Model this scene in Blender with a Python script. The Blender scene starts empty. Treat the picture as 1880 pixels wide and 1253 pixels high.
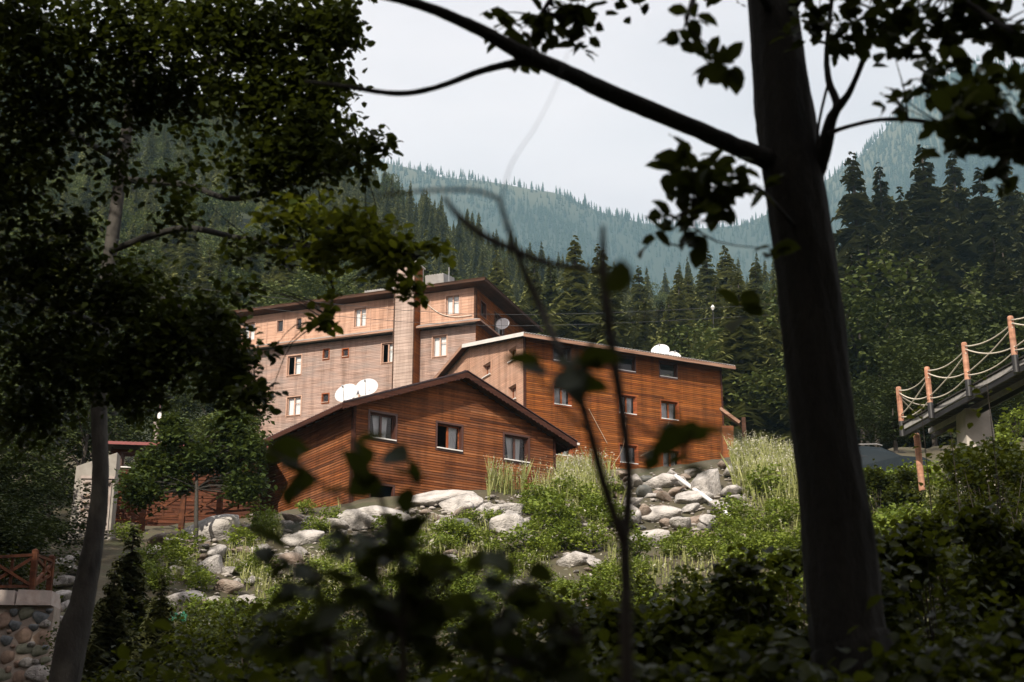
import bpy, math, random
import numpy as np
from mathutils import Vector, Matrix

# ------------------------------------------------------------------ camera, sky, sun, exposure
SC = bpy.context.scene
COL = SC.collection
LENS, PITCH, EYE = 50.0, 18.0, 1.6
cam_d = bpy.data.cameras.new('camera'); cam = bpy.data.objects.new('camera', cam_d); COL.objects.link(cam)
cam.location = (0, 0, EYE); cam.rotation_euler = (math.radians(90 + PITCH), 0, 0)
cam_d.lens = LENS; cam_d.sensor_width = 36.0; cam_d.clip_start = 0.05; cam_d.clip_end = 6000
cam_d.dof.use_dof = True; cam_d.dof.focus_distance = 66.0; cam_d.dof.aperture_fstop = 2.8
SC.camera = cam

SUN_AZ, SUN_EL = 203.0, 36.0          # azimuth from +Y towards +X: behind the viewpoint
W = bpy.data.worlds.new('World'); SC.world = W; W.use_nodes = True
wn, wl = W.node_tree.nodes, W.node_tree.links
wn.clear()
wo = wn.new('ShaderNodeOutputWorld'); wb = wn.new('ShaderNodeBackground')
sky = wn.new('ShaderNodeTexSky'); sky.sky_type = 'NISHITA'; sky.sun_disc = False
sky.sun_elevation = math.radians(SUN_EL); sky.sun_rotation = math.radians(SUN_AZ)
sky.air_density = 1.0; sky.dust_density = 3.5; sky.ozone_density = 1.0
# a thin high veil of cloud, the same all round the sky
tc = wn.new('ShaderNodeTexCoord'); mp = wn.new('ShaderNodeMapping'); mp.inputs['Scale'].default_value = (1.2, 1.2, 4.0)
nz = wn.new('ShaderNodeTexNoise'); nz.inputs['Scale'].default_value = 1.6; nz.inputs['Detail'].default_value = 5
rp = wn.new('ShaderNodeMapRange'); rp.inputs['From Min'].default_value = 0.3; rp.inputs['From Max'].default_value = 0.75
rp.inputs['To Min'].default_value = 0.62; rp.inputs['To Max'].default_value = 0.98
mx = wn.new('ShaderNodeMix'); mx.data_type = 'RGBA'
mx.inputs[7].default_value = (12.0, 10.6, 10.5, 1)
wl.new(tc.outputs['Generated'], mp.inputs['Vector']); wl.new(mp.outputs[0], nz.inputs['Vector'])
wl.new(nz.outputs['Fac'], rp.inputs['Value']); wl.new(rp.outputs[0], mx.inputs[0])
wl.new(sky.outputs[0], mx.inputs[6]); wl.new(mx.outputs[2], wb.inputs['Color'])
wb.inputs['Strength'].default_value = 0.10
wl.new(wb.outputs[0], wo.inputs['Surface'])

sd = bpy.data.lights.new('sun', 'SUN'); sun = bpy.data.objects.new('sun', sd); COL.objects.link(sun)
sd.energy = 5.0; sd.angle = math.radians(0.6); sd.color = (1.0, 0.90, 0.76)
_a, _e = math.radians(SUN_AZ), math.radians(SUN_EL)
SUNV = Vector((math.sin(_a) * math.cos(_e), math.cos(_a) * math.cos(_e), math.sin(_e)))
sun.rotation_euler = SUNV.to_track_quat('Z', 'Y').to_euler()

SC.view_settings.view_transform = 'Standard'; SC.view_settings.look = 'None'
SC.view_settings.exposure = 0.2; SC.view_settings.gamma = 1.0
SC.render.engine = 'CYCLES'
cy = SC.cycles
cy.max_bounces = 6; cy.diffuse_bounces = 2; cy.glossy_bounces = 2; cy.transmission_bounces = 4; cy.volume_bounces = 0
cy.transparent_max_bounces = 8; cy.use_denoising = True; cy.caustics_reflective = False; cy.caustics_refractive = False

# ------------------------------------------------------------------ helpers
R = random.Random(7); N = np.random.default_rng(11)
FPX = 1880 * LENS / 36.0
CP, SP = math.cos(math.radians(PITCH)), math.sin(math.radians(PITCH))
def P(px, py, Y):                       # a measured point of the photograph, at its real distance
    u = (px - 940) / FPX; v = (626.5 - py) / FPX
    d = (u, CP - v * SP, SP + v * CP); t = Y / d[1]
    return Vector((d[0] * t, Y, EYE + d[2] * t))
def proj(p):
    q = np.asarray(p, float) - np.array([0, 0, EYE]); d = q[..., 1] * CP + q[..., 2] * SP
    d = np.where(np.abs(d) < 1e-3, 1e-3, d)
    return 940 + FPX * q[..., 0] / d, 626.5 - FPX * (-q[..., 1] * SP + q[..., 2] * CP) / d, d

def link(o, parent=None):
    COL.objects.link(o)
    if parent is not None: o.parent = parent
    return o
def tag(o, label=None, cat=None, group=None, kind=None):
    if label: o['label'] = label
    if cat: o['category'] = cat
    if group: o['group'] = group
    if kind: o['kind'] = kind
    return o
def empty(name, loc=(0, 0, 0), rz=0.0):
    o = bpy.data.objects.new(name, None); o.empty_display_size = 0.2
    o.location = loc; o.rotation_euler = (0, 0, rz); COL.objects.link(o); return o
def copy_tree(o, parent=None):
    c = o.copy(); COL.objects.link(c); c.parent = parent
    for ch in list(o.children): copy_tree(ch, c)
    return c

class MB:                               # collects faces, builds ONE mesh
    def __init__(s): s.v = []; s.f = []; s.a = []; s.m = []
    def add(s, verts, faces, a=0.0, m=0):
        b = len(s.v); s.v.extend([tuple(p) for p in verts]); s.a.extend([a] * len(verts))
        s.f.extend([tuple(b + i for i in f) for f in faces]); s.m.extend([m] * len(faces))
    def box(s, x0, x1, y0, y1, z0, z1, a=0.0, m=0):
        s.add([(x0, y0, z0), (x1, y0, z0), (x1, y1, z0), (x0, y1, z0), (x0, y0, z1), (x1, y0, z1), (x1, y1, z1), (x0, y1, z1)],
              [(0, 3, 2, 1), (4, 5, 6, 7), (0, 1, 5, 4), (1, 2, 6, 5), (2, 3, 7, 6), (3, 0, 4, 7)], a, m)
    def bar(s, p, q, w, h, a=0.0, m=0, up=(0, 0, 1)):
        p, q = Vector(p), Vector(q); d = (q - p).normalized(); u = Vector(up)
        x = d.cross(u)
        if x.length < 1e-4: x = d.cross(Vector((1, 0, 0)))
        x.normalize(); y = x.cross(d); vs = []
        for c in (p, q):
            for sx, sy in ((-1, -1), (1, -1), (1, 1), (-1, 1)): vs.append(c + x * (sx * w / 2) + y * (sy * h / 2))
        s.add(vs, [(0, 1, 2, 3), (7, 6, 5, 4), (0, 4, 5, 1), (1, 5, 6, 2), (2, 6, 7, 3), (3, 7, 4, 0)], a, m)
    def tube(s, pts, rad, n=8, cap=True, a=0.0, m=0, lump=0.0):
        pts = [Vector(p) for p in pts]; k = len(pts)
        if not hasattr(rad, '__len__'): rad = [rad] * k
        ref = Vector((0.31, 0.17, 0.93)); vs = []
        x = None
        for i, p in enumerate(pts):
            d = (pts[min(i + 1, k - 1)] - pts[max(i - 1, 0)])
            d = d.normalized() if d.length > 1e-9 else Vector((0, 0, 1))
            if x is None:
                x = d.cross(ref)
                if x.length < 1e-3: x = d.cross(Vector((1, 0, 0)))
            x = (x - d * x.dot(d)); x.normalize(); y = d.cross(x)
            for j in range(n):
                t = 2 * math.pi * j / n; r = rad[i] * (1 + (lump * R.uniform(-1, 1) if lump else 0))
                vs.append(p + x * (math.cos(t) * r) + y * (math.sin(t) * r))
        fs = [(i * n + j, i * n + (j + 1) % n, (i + 1) * n + (j + 1) % n, (i + 1) * n + j) for i in range(k - 1) for j in range(n)]
        if cap: fs += [tuple(reversed(range(n))), tuple(range((k - 1) * n, k * n))]
        s.add(vs, fs, a, m)
    def build(s, name, mats, parent=None, smooth=False, kind=None):
        me = bpy.data.meshes.new(name); me.from_pydata(s.v, [], s.f)
        mats = mats if isinstance(mats, (list, tuple)) else [mats]
        for mm in mats: me.materials.append(mm)
        if any(s.m): me.polygons.foreach_set('material_index', s.m)
        if any(s.a):
            at = me.attributes.new('bv', 'FLOAT', 'POINT'); at.data.foreach_set('value', s.a)
        if smooth: me.polygons.foreach_set('use_smooth', [True] * len(me.polygons))
        me.update()
        o = bpy.data.objects.new(name, me); link(o, parent)
        if kind: o['kind'] = kind
        return o

def mesh_np(name, V, F, mats, attr=None, smooth=False):
    """V (n,3), F (m,k) arrays -> mesh datablock"""
    me = bpy.data.meshes.new(name); V = np.ascontiguousarray(V, np.float32); F = np.ascontiguousarray(F, np.int32)
    me.vertices.add(len(V)); me.vertices.foreach_set('co', V.ravel())
    me.loops.add(F.size); me.loops.foreach_set('vertex_index', F.ravel())
    me.polygons.add(len(F)); me.polygons.foreach_set('loop_start', np.arange(0, F.size, F.shape[1], dtype=np.int32))
    for mm in (mats if isinstance(mats, (list, tuple)) else [mats]): me.materials.append(mm)
    if attr is not None:
        at = me.attributes.new('bv', 'FLOAT', 'POINT'); at.data.foreach_set('value', np.ascontiguousarray(attr, np.float32))
    if smooth: me.polygons.foreach_set('use_smooth', np.ones(len(F), bool))
    me.update(calc_edges=True); me.validate()
    return me
def obj_np(name, V, F, mats, parent=None, attr=None, kind=None, smooth=False):
    o = bpy.data.objects.new(name, mesh_np(name, V, F, mats, attr, smooth)); link(o, parent)
    if kind: o['kind'] = kind
    return o

def catmull(pts, n=6):
    pts = [Vector(p) for p in pts]; out = []
    for i in range(len(pts) - 1):
        p0 = pts[max(i - 1, 0)]; p1 = pts[i]; p2 = pts[i + 1]; p3 = pts[min(i + 2, len(pts) - 1)]
        for j in range(n):
            t = j / n
            out.append(0.5 * ((2 * p1) + (p2 - p0) * t + (2 * p0 - 5 * p1 + 4 * p2 - p3) * t * t + (3 * p1 - p0 - 3 * p2 + p3) * t ** 3))
    out.append(pts[-1]); return out
def lerp_list(v, n):
    xs = np.linspace(0, len(v) - 1, n); return list(np.interp(xs, range(len(v)), v))

# ------------------------------------------------------------------ materials
MATS = {}
def new_mat(name):
    m = bpy.data.materials.new(name); m.use_nodes = True; MATS[name] = m
    nt = m.node_tree; return m, nt.nodes, nt.links, nt.nodes['Principled BSDF']
def tex_coord(n, l, scale=(1, 1, 1), kind='Object'):
    t = n.new('ShaderNodeTexCoord'); mp = n.new('ShaderNodeMapping'); mp.inputs['Scale'].default_value = scale
    l.new(t.outputs[kind], mp.inputs['Vector']); return mp.outputs[0]
def noise(n, l, vec, scale, detail=4, rough=0.55):
    t = n.new('ShaderNodeTexNoise'); t.inputs['Scale'].default_value = scale; t.inputs['Detail'].default_value = detail
    t.inputs['Roughness'].default_value = rough; l.new(vec, t.inputs['Vector']); return t.outputs['Fac']
def ramp(n, l, fac, stops):
    t = n.new('ShaderNodeValToRGB'); e = t.color_ramp.elements
    while len(e) < len(stops): e.new(0.5)
    for i, (p, c) in enumerate(stops): e[i].position = p; e[i].color = (*c, 1)
    l.new(fac, t.inputs['Fac']); return t.outputs['Color']
def mixc(n, l, fac, a, b, mode='MIX'):
    t = n.new('ShaderNodeMix'); t.data_type = 'RGBA'; t.blend_type = mode
    for s, x in ((0, fac), (6, a), (7, b)):
        if isinstance(x, (int, float)): t.inputs[s].default_value = x
        elif isinstance(x, tuple): t.inputs[s].default_value = (*x, 1)
        else: l.new(x, t.inputs[s])
    return t.outputs[2]
def bump(n, l, bs, h, strength=0.4, dist=0.02):
    b = n.new('ShaderNodeBump'); b.inputs['Strength'].default_value = strength; b.inputs['Distance'].default_value = dist
    l.new(h, b.inputs['Height']); l.new(b.outputs[0], bs.inputs['Normal'])
def rough_mat(name, c1, c2, scale=3.0, rough=0.8, bmp=0.3, dist=0.02, c3=None, stretch=(1, 1, 1)):
    m, n, l, bs = new_mat(name); v = tex_coord(n, l, stretch)
    f = noise(n, l, v, scale, 6)
    st = [(0.3, c1), (0.7, c2)] if c3 is None else [(0.28, c1), (0.5, c2), (0.72, c3)]
    l.new(ramp(n, l, f, st), bs.inputs['Base Color']); bs.inputs['Roughness'].default_value = rough
    bump(n, l, bs, noise(n, l, v, scale * 6, 5), bmp, dist); return m
def attr_node(n, name='bv'):
    a = n.new('ShaderNodeAttribute'); a.attribute_type = 'GEOMETRY'; a.attribute_name = name; return a.outputs['Fac']
def wood_mat(name, cols, grey=None, grey_amt=0.0, rough=0.75, grain=(0.45, 0.45, 60), con=1.0):
    """boards: each board has its own shade ('bv'), streaks along the grain, weathered patches"""
    m, n, l, bs = new_mat(name); v = tex_coord(n, l, grain)
    base = ramp(n, l, attr_node(n), [(i / (len(cols) - 1), c) for i, c in enumerate(cols)])
    g = noise(n, l, v, 1.0, 5, 0.65)
    base = mixc(n, l, 1.0, base, ramp(n, l, g, [(0.30, tuple(1 - con * (1 - q) for q in (0.34, 0.32, 0.30))), (0.60, (1.12, 1.12, 1.12))]), 'MULTIPLY')
    v3 = tex_coord(n, l, (0.35, 0.35, 6.0)); sp3 = noise(n, l, v3, 1.5, 3, 0.5)
    base = mixc(n, l, 1.0, base, ramp(n, l, sp3, [(0.36, tuple(1 - con * (1 - q) for q in (0.60, 0.57, 0.55))), (0.58, (1.08, 1.08, 1.08))]), 'MULTIPLY')
    if grey:
        v4 = tex_coord(n, l, (1.6, 1.6, 0.12)); st = noise(n, l, v4, 1.4, 4, 0.6)      # rain streaks
        base = mixc(n, l, 1.0, base, ramp(n, l, st, [(0.32, (0.62, 0.60, 0.58)), (0.55, (1.03, 1.03, 1.03))]), 'MULTIPLY')
        v2 = tex_coord(n, l, (0.5, 0.5, 2.2)); f = noise(n, l, v2, 0.9, 6, 0.6)
        mr = n.new('ShaderNodeMapRange'); mr.inputs['From Min'].default_value = 0.42; mr.inputs['From Max'].default_value = 0.68
        mr.inputs['To Max'].default_value = grey_amt; l.new(f, mr.inputs['Value'])
        base = mixc(n, l, mr.outputs[0], base, grey)
    l.new(base, bs.inputs['Base Color']); bs.inputs['Roughness'].default_value = rough; bs.inputs['Specular IOR Level'].default_value = 0.2
    bump(n, l, bs, g, 0.25, 0.01); return m
def leaf_mat(name, c1, c2, trans=0.35, tcol=None, objrand=0.0, rough=0.5):
    m, n, l, bs = new_mat(name)
    f = attr_node(n)
    if objrand:
        oi = n.new('ShaderNodeObjectInfo'); mm = n.new('ShaderNodeMath'); mm.operation = 'MULTIPLY_ADD'
        l.new(oi.outputs['Random'], mm.inputs[0]); mm.inputs[1].default_value = objrand
        m2 = n.new('ShaderNodeMath'); m2.operation = 'MULTIPLY'; l.new(f, m2.inputs[0]); m2.inputs[1].default_value = 1 - objrand
        l.new(m2.outputs[0], mm.inputs[2]); f = mm.outputs[0]
    c = ramp(n, l, f, [(0.0, c1), (1.0, c2)])
    l.new(c, bs.inputs['Base Color']); bs.inputs['Roughness'].default_value = rough
    bs.inputs['Specular IOR Level'].default_value = 0.18
    if trans:
        t = n.new('ShaderNodeBsdfTranslucent')
        if tcol: l.new(ramp(n, l, f, [(0.0, tuple(x * 0.7 for x in tcol)), (1.0, tcol)]), t.inputs['Color'])
        else: l.new(c, t.inputs['Color'])
        ms = n.new('ShaderNodeMixShader'); ms.inputs[0].default_value = trans
        out = n['Material Output']; l.new(bs.outputs[0], ms.inputs[1]); l.new(t.outputs[0], ms.inputs[2]); l.new(ms.outputs[0], out.inputs['Surface'])
    return m
def plain(name, c, rough=0.6, metal=0.0, var=0.25, scale=8.0):
    m, n, l, bs = new_mat(name); v = tex_coord(n, l)
    f = noise(n, l, v, scale, 5)
    l.new(ramp(n, l, f, [(0.25, tuple(x * (1 - var) for x in c)), (0.75, tuple(min(1, x * (1 + var * 0.5)) for x in c))]), bs.inputs['Base Color'])
    bs.inputs['Roughness'].default_value = rough; bs.inputs['Metallic'].default_value = metal; return m

wood_lodge = wood_mat('wood_lodge', [(0.075, 0.024, 0.009), (0.31, 0.108, 0.034), (0.16, 0.050, 0.016), (0.45, 0.185, 0.075)], (0.10, 0.055, 0.04), 0.45, con=0.75)
wood_mid = wood_mat('wood_mid', [(0.11, 0.030, 0.007), (0.33, 0.110, 0.022), (0.19, 0.054, 0.011), (0.40, 0.140, 0.034)], (0.09, 0.045, 0.02), 0.4, con=0.7)
wood_pale = wood_mat('wood_pale', [(0.33, 0.225, 0.18), (0.41, 0.285, 0.235), (0.37, 0.255, 0.21), (0.45, 0.32, 0.265)], (0.28, 0.235, 0.215), 0.7, con=0.6)
wood_tower = wood_mat('wood_tower', [(0.37, 0.28, 0.235), (0.42, 0.325, 0.275), (0.395, 0.30, 0.255), (0.45, 0.35, 0.30)], (0.36, 0.29, 0.255), 0.4, con=0.35)
wood_upper = wood_mat('wood_upper', [(0.45, 0.27, 0.19), (0.48, 0.29, 0.205), (0.465, 0.28, 0.198), (0.50, 0.305, 0.22)], (0.40, 0.30, 0.25), 0.3, con=0.3)
wood_trim = wood_mat('wood_trim', [(0.06, 0.022, 0.014), (0.09, 0.033, 0.02)], None)
wood_orange = wood_mat('wood_orange', [(0.30, 0.085, 0.03), (0.36, 0.11, 0.04)], None)
wood_soffit = wood_mat('wood_soffit', [(0.06, 0.028, 0.016), (0.095, 0.045, 0.026)], None)
wood_fascia = wood_mat('wood_fascia', [(0.34, 0.20, 0.14), (0.42, 0.26, 0.19)], None)
wood_post = wood_mat('wood_post', [(0.46, 0.22, 0.14), (0.55, 0.28, 0.18)], (0.42, 0.27, 0.20), 0.5, grain=(9, 9, 1.5))
wood_cabin = wood_mat('wood_cabin', [(0.045, 0.015, 0.007), (0.14, 0.044, 0.018)], None)
wood_fence = wood_mat('wood_fence', [(0.085, 0.030, 0.014), (0.14, 0.050, 0.022)], None, grain=(6, 6, 2))
roof_brown = rough_mat('roof_brown', (0.05, 0.022, 0.022), (0.085, 0.042, 0.042), 1.5, 0.45, 0.1)
roof_grey = rough_mat('roof_grey', (0.20, 0.19, 0.18), (0.34, 0.33, 0.32), 1.2, 0.55, 0.15)
roof_white = rough_mat('roof_white', (0.62, 0.60, 0.57), (0.74, 0.73, 0.70), 1.2, 0.5, 0.1)
inner_dark = plain('inner_dark', (0.10, 0.09, 0.08), 0.9)
white_paint = plain('white_paint', (0.78, 0.77, 0.75), 0.5, var=0.08)
dish_white = plain('dish_white', (0.62, 0.62, 0.63), 0.42, var=0.06)
grey_metal = plain('grey_metal', (0.30, 0.30, 0.30), 0.45, 0.6)
curtain_m = plain('curtain', (0.72, 0.72, 0.74), 0.9, var=0.1)
frame_dark = plain('frame_dark', (0.075, 0.028, 0.018), 0.5)
frame_pale = plain('frame_pale', (0.46, 0.28, 0.20), 0.55)
plaster = rough_mat('plaster', (0.22, 0.20, 0.175), (0.34, 0.32, 0.285), 2.0, 0.9, 0.3)
coping_m = rough_mat('coping', (0.25, 0.19, 0.165), (0.40, 0.34, 0.31), 2.6, 0.9, 0.4, c3=(0.33, 0.31, 0.28))
mortar = rough_mat('mortar', (0.22, 0.18, 0.15), (0.34, 0.29, 0.245), 5.0, 0.95, 0.6)
concrete = rough_mat('concrete', (0.34, 0.31, 0.27), (0.52, 0.48, 0.43), 1.6, 0.9, 0.3)
rock_m = rough_mat('rock', (0.17, 0.16, 0.15), (0.45, 0.425, 0.40), 1.7, 0.9, 1.0, 0.10, c3=(0.64, 0.61, 0.58))
rock_tan = rough_mat('rock_tan', (0.15, 0.11, 0.085), (0.30, 0.235, 0.19), 1.6, 0.9, 1.0, 0.09, c3=(0.38, 0.33, 0.28))
rock_dark = rough_mat('rock_dark', (0.07, 0.075, 0.07), (0.16, 0.16, 0.15), 2.0, 0.9, 0.8, 0.05)
stone_blue = rough_mat('stone_blue', (0.08, 0.09, 0.10), (0.17, 0.19, 0.20), 3.0, 0.85, 0.6)
stone_brown = rough_mat('stone_brown', (0.16, 0.11, 0.08), (0.28, 0.20, 0.15), 3.0, 0.85, 0.6)
stone_green = rough_mat('stone_green', (0.10, 0.11, 0.075), (0.20, 0.20, 0.15), 3.0, 0.85, 0.6)
soil = rough_mat('soil', (0.030, 0.032, 0.014), (0.075, 0.062, 0.036), 0.5, 0.95, 0.9, 0.08, c3=(0.045, 0.055, 0.02))
forest_floor = rough_mat('forest_floor', (0.012, 0.016, 0.008), (0.035, 0.045, 0.018), 0.05, 0.95, 0.3)
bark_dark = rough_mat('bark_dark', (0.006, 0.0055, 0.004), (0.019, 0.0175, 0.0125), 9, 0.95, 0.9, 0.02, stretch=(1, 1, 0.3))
bark_grey = rough_mat('bark_grey', (0.014, 0.0125, 0.010), (0.055, 0.05, 0.043), 5, 0.9, 0.8, 0.02, c3=(0.035, 0.031, 0.026), stretch=(1, 1, 0.5))
bark_twig = rough_mat('bark_twig', (0.020, 0.016, 0.012), (0.045, 0.036, 0.027), 9, 0.85, 0.5, 0.01)
bark_far = plain('bark_far', (0.05, 0.042, 0.034), 0.9)
leaf_near = leaf_mat('leaf_near', (0.012, 0.020, 0.005), (0.040, 0.055, 0.010), 0.3, (0.07, 0.085, 0.010))
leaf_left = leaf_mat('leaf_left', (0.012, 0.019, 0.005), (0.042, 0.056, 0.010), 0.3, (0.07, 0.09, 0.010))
leaf_bush = leaf_mat('leaf_bush', (0.010, 0.016, 0.004), (0.040, 0.052, 0.007), 0.35, (0.11, 0.13, 0.010))  # darker than the leaf itself: missing overhead shade is put into the colour
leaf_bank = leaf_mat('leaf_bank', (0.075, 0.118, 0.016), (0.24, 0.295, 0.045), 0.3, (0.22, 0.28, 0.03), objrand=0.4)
leaf_small_tree = leaf_mat('leaf_small_tree', (0.02, 0.035, 0.010), (0.07, 0.10, 0.022), 0.3, (0.10, 0.13, 0.02))  # deeper green for the small tree by the cabin
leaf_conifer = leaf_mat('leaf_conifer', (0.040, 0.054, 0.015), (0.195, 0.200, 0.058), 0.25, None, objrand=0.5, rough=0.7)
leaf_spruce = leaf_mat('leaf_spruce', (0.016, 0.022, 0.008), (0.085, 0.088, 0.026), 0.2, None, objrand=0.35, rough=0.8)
leaf_lit = leaf_mat('leaf_lit', (0.035, 0.055, 0.010), (0.12, 0.15, 0.02), 0.4, (0.22, 0.25, 0.02))  # lighter copy of leaf_left; sunlight on the crown fringe put into the colour
leaf_broad_dark = leaf_mat('leaf_broad_dark', (0.014, 0.022, 0.006), (0.055, 0.072, 0.016), 0.25, None, objrand=0.35, rough=0.7)  # darker copy of leaf_broad; shade over the left trees put into the colour
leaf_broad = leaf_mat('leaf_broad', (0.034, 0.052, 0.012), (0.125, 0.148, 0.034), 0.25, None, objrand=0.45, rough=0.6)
leaf_far = leaf_mat('leaf_far', (0.018, 0.032, 0.014), (0.055, 0.072, 0.028), 0.1, None, objrand=0.7, rough=0.8)
weed_m = leaf_mat('weed', (0.17, 0.20, 0.045), (0.43, 0.44, 0.19), 0.3)
seed_m = leaf_mat('seed_head', (0.36, 0.34, 0.24), (0.56, 0.55, 0.47), 0.25)
dry_m = plain('dry_stem', (0.42, 0.33, 0.24), 0.8)
rope_m = plain('rope', (0.58, 0.53, 0.44), 0.9, scale=60)
black_metal = plain('black_metal', (0.02, 0.02, 0.022), 0.5)
asphalt_dark = plain('deck_dark', (0.03, 0.027, 0.024), 0.8)
deck_edge = plain('deck_edge', (0.34, 0.33, 0.32), 0.7)
pipe_m = plain('pipe', (0.70, 0.70, 0.70), 0.45, var=0.1)
green_sheet = plain('green_sheet', (0.015, 0.17, 0.085), 0.45)
car_paint = plain('car_paint', (0.006, 0.014, 0.018), 0.18, 0.3, var=0.05)
car_glass = plain('car_glass', (0.012, 0.016, 0.018), 0.06, var=0.05)
rubble_m = rough_mat('rubble', (0.16, 0.14, 0.125), (0.40, 0.37, 0.34), 0.8, 0.95, 0.6, c3=(0.28, 0.25, 0.22))
rubber = plain('rubber', (0.02, 0.02, 0.02), 0.8)
wire_m = plain('wire', (0.06, 0.06, 0.06), 0.6)
cable_m = plain('pale_cable', (0.62, 0.55, 0.47), 0.6)
def glass_mat():
    m = bpy.data.materials.new('window_glass'); m.use_nodes = True; n, l = m.node_tree.nodes, m.node_tree.links; n.clear()
    o = n.new('ShaderNodeOutputMaterial'); ms = n.new('ShaderNodeMixShader'); t = n.new('ShaderNodeBsdfTransparent'); g = n.new('ShaderNodeBsdfGlossy')
    g.inputs['Roughness'].default_value = 0.03; t.inputs['Color'].default_value = (0.92, 0.94, 0.93, 1)
    fr = n.new('ShaderNodeFresnel'); fr.inputs['IOR'].default_value = 1.5
    l.new(fr.outputs[0], ms.inputs[0]); l.new(t.outputs[0], ms.inputs[1]); l.new(g.outputs[0], ms.inputs[2]); l.new(ms.outputs[0], o.inputs['Surface'])
    return m
glass = glass_mat()

# ------------------------------------------------------------------ terrain: a heightfield through surveyed points
CTRL = [(-60, -50, -2), (0, -50, -2), (60, -50, -2), (-30, 0, 0), (0, 0, 0), (30, 0, 0), (-30, 10, 0.6), (0, 10, 0.8), (30, 10, 1.0),
        (-30, 20, 1.9), (0, 20, 2.1), (30, 20, 2.6), (-25, 30, 4.0), (0, 30, 4.1), (25, 30, 5.2), (-80, 20, 3), (80, 20, 6)]
for px, py, Y in [(350, 1130, 42), (350, 1010, 49), (330, 965, 54), (60, 1100, 38.5), (30, 1300, 34), (-120, 1300, 33), (110, 1240, 36), (0, 1000, 50), (150, 1010, 51), (250, 975, 57), (-250, 900, 62), (-250, 1050, 45),
                  (550, 1130, 42), (550, 1010, 49), (590, 945, 54), (700, 1110, 43), (700, 990, 50), (700, 930, 54.5), (900, 1060, 46), (900, 965, 52), (900, 900, 56),
                  (1100, 1050, 47), (1100, 935, 55), (1050, 872, 62), (1250, 1000, 52), (1250, 905, 59), (1200, 860, 70), (1320, 842, 66), (1390, 842, 60), (1390, 960, 52),
                  (1480, 860, 58), (1600, 905, 52), (1600, 1000, 45), (1750, 930, 45), (1880, 905, 42), (1880, 1060, 35), (1750, 1110, 36), (1650, 870, 58), (1800, 815, 60), (2100, 800, 55)]:
    CTRL.append(tuple(P(px, py, Y)))
CTRL += [(-6.5, 57, 13.2), (1.9, 62.8, 13.9), (-11.9, 64.8, 13.6), (-3.5, 70, 15.5), (0.7, 78, 19.3), (12.8, 84, 20.3), (-5, 90, 23.5), (6, 97, 25), (-20, 98, 24.5), (25, 95, 24), (-35, 80, 20),
         (45, 90, 24), (70, 80, 26), (-70, 80, 22), (-40, 120, 36), (0, 125, 36), (30, 130, 33), (80, 130, 42)]
for px, py, Y, dz in [(1300, 700, 150, -4), (1450, 690, 155, -4), (1560, 690, 150, -4), (1700, 660, 150, -4), (1880, 620, 150, -4), (2100, 560, 150, -4), (1160, 640, 260, -10), (1250, 600, 240, -14), (1350, 560, 260, -14), (1450, 520, 270, -16), (1600, 420, 290, -16), (1750, 370, 300, -16),
                      (1900, 330, 310, -16), (2200, 260, 320, -16), (1100, 560, 380, -14), (1000, 505, 420, -14), (870, 440, 430, -14), (800, 420, 430, -14), (700, 350, 420, -14), (600, 280, 400, -14), (450, 190, 370, -14), (250, 110, 340, -14), (50, 40, 320, -14),
                      (-300, -40, 320, -14), (900, 560, 220, -12), (650, 500, 220, -12), (350, 420, 210, -12), (50, 350, 200, -12), (-300, 300, 200, -12)]:
    p = P(px, py, Y); CTRL.append((p.x, p.y, p.z + dz))
CTRL += [(-300, 620, 120), (-100, 640, 90), (60, 640, 70), (250, 640, 90), (420, 620, 140), (500, 300, 160), (-500, 300, 190), (500, 0, 60), (-500, 0, 40), (0, -120, -6), (300, -120, 10), (-300, -120, 10)]
CT = np.array(CTRL, float)
def _rbf_fit():
    n = len(CT); d = np.linalg.norm(CT[:, None, :2] - CT[None, :, :2], axis=2)
    A = np.zeros((n + 3, n + 3)); A[:n, :n] = d + np.eye(n) * -0.6; Q = np.c_[np.ones(n), CT[:, :2]]; A[:n, n:] = Q; A[n:, :n] = Q.T
    return np.linalg.solve(A, np.r_[CT[:, 2], 0, 0, 0])
RBFW = _rbf_fit()
def _wob(x, y, s, k):                  # cheap repeatable lumps
    return np.sin(x * s + 1.3 * k + 1.7 * np.sin(y * s * 0.7 + k)) * np.cos(y * s * 1.1 - 0.6 * k + 1.2 * np.sin(x * s * 0.9))
def HT(x, y):
    x = np.atleast_1d(np.asarray(x, float)); y = np.atleast_1d(np.asarray(y, float)); n = len(CT); out = np.zeros(len(x))
    for i in range(0, len(x), 4000):
        xx, yy = x[i:i + 4000], y[i:i + 4000]
        d = np.hypot(xx[:, None] - CT[None, :, 0], yy[:, None] - CT[None, :, 1])
        out[i:i + 4000] = d @ RBFW[:n] + RBFW[n] + RBFW[n + 1] * xx + RBFW[n + 2] * yy
    r = np.clip(np.abs(y) / 30, 0.3, 1.0)
    return out + r * (0.16 * _wob(x, y, 0.9, 1) + 0.10 * _wob(x, y, 2.1, 2))
def H1(x, y): return float(HT([x], [y])[0])
def G(px, py, y0=24.0, y1=240.0):       # where the line of sight meets the ground
    ys = np.concatenate([np.arange(y0, 110, 0.25), np.arange(110, y1, 2.0)]); p = P(px, py, 1.0)
    xs = p.x * ys; zs = EYE + (p.z - EYE) * ys; h = HT(xs, ys); k = np.nonzero(h >= zs)[0]
    i = k[0] if len(k) else len(ys) - 1
    return Vector((xs[i], ys[i], h[i]))

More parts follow.
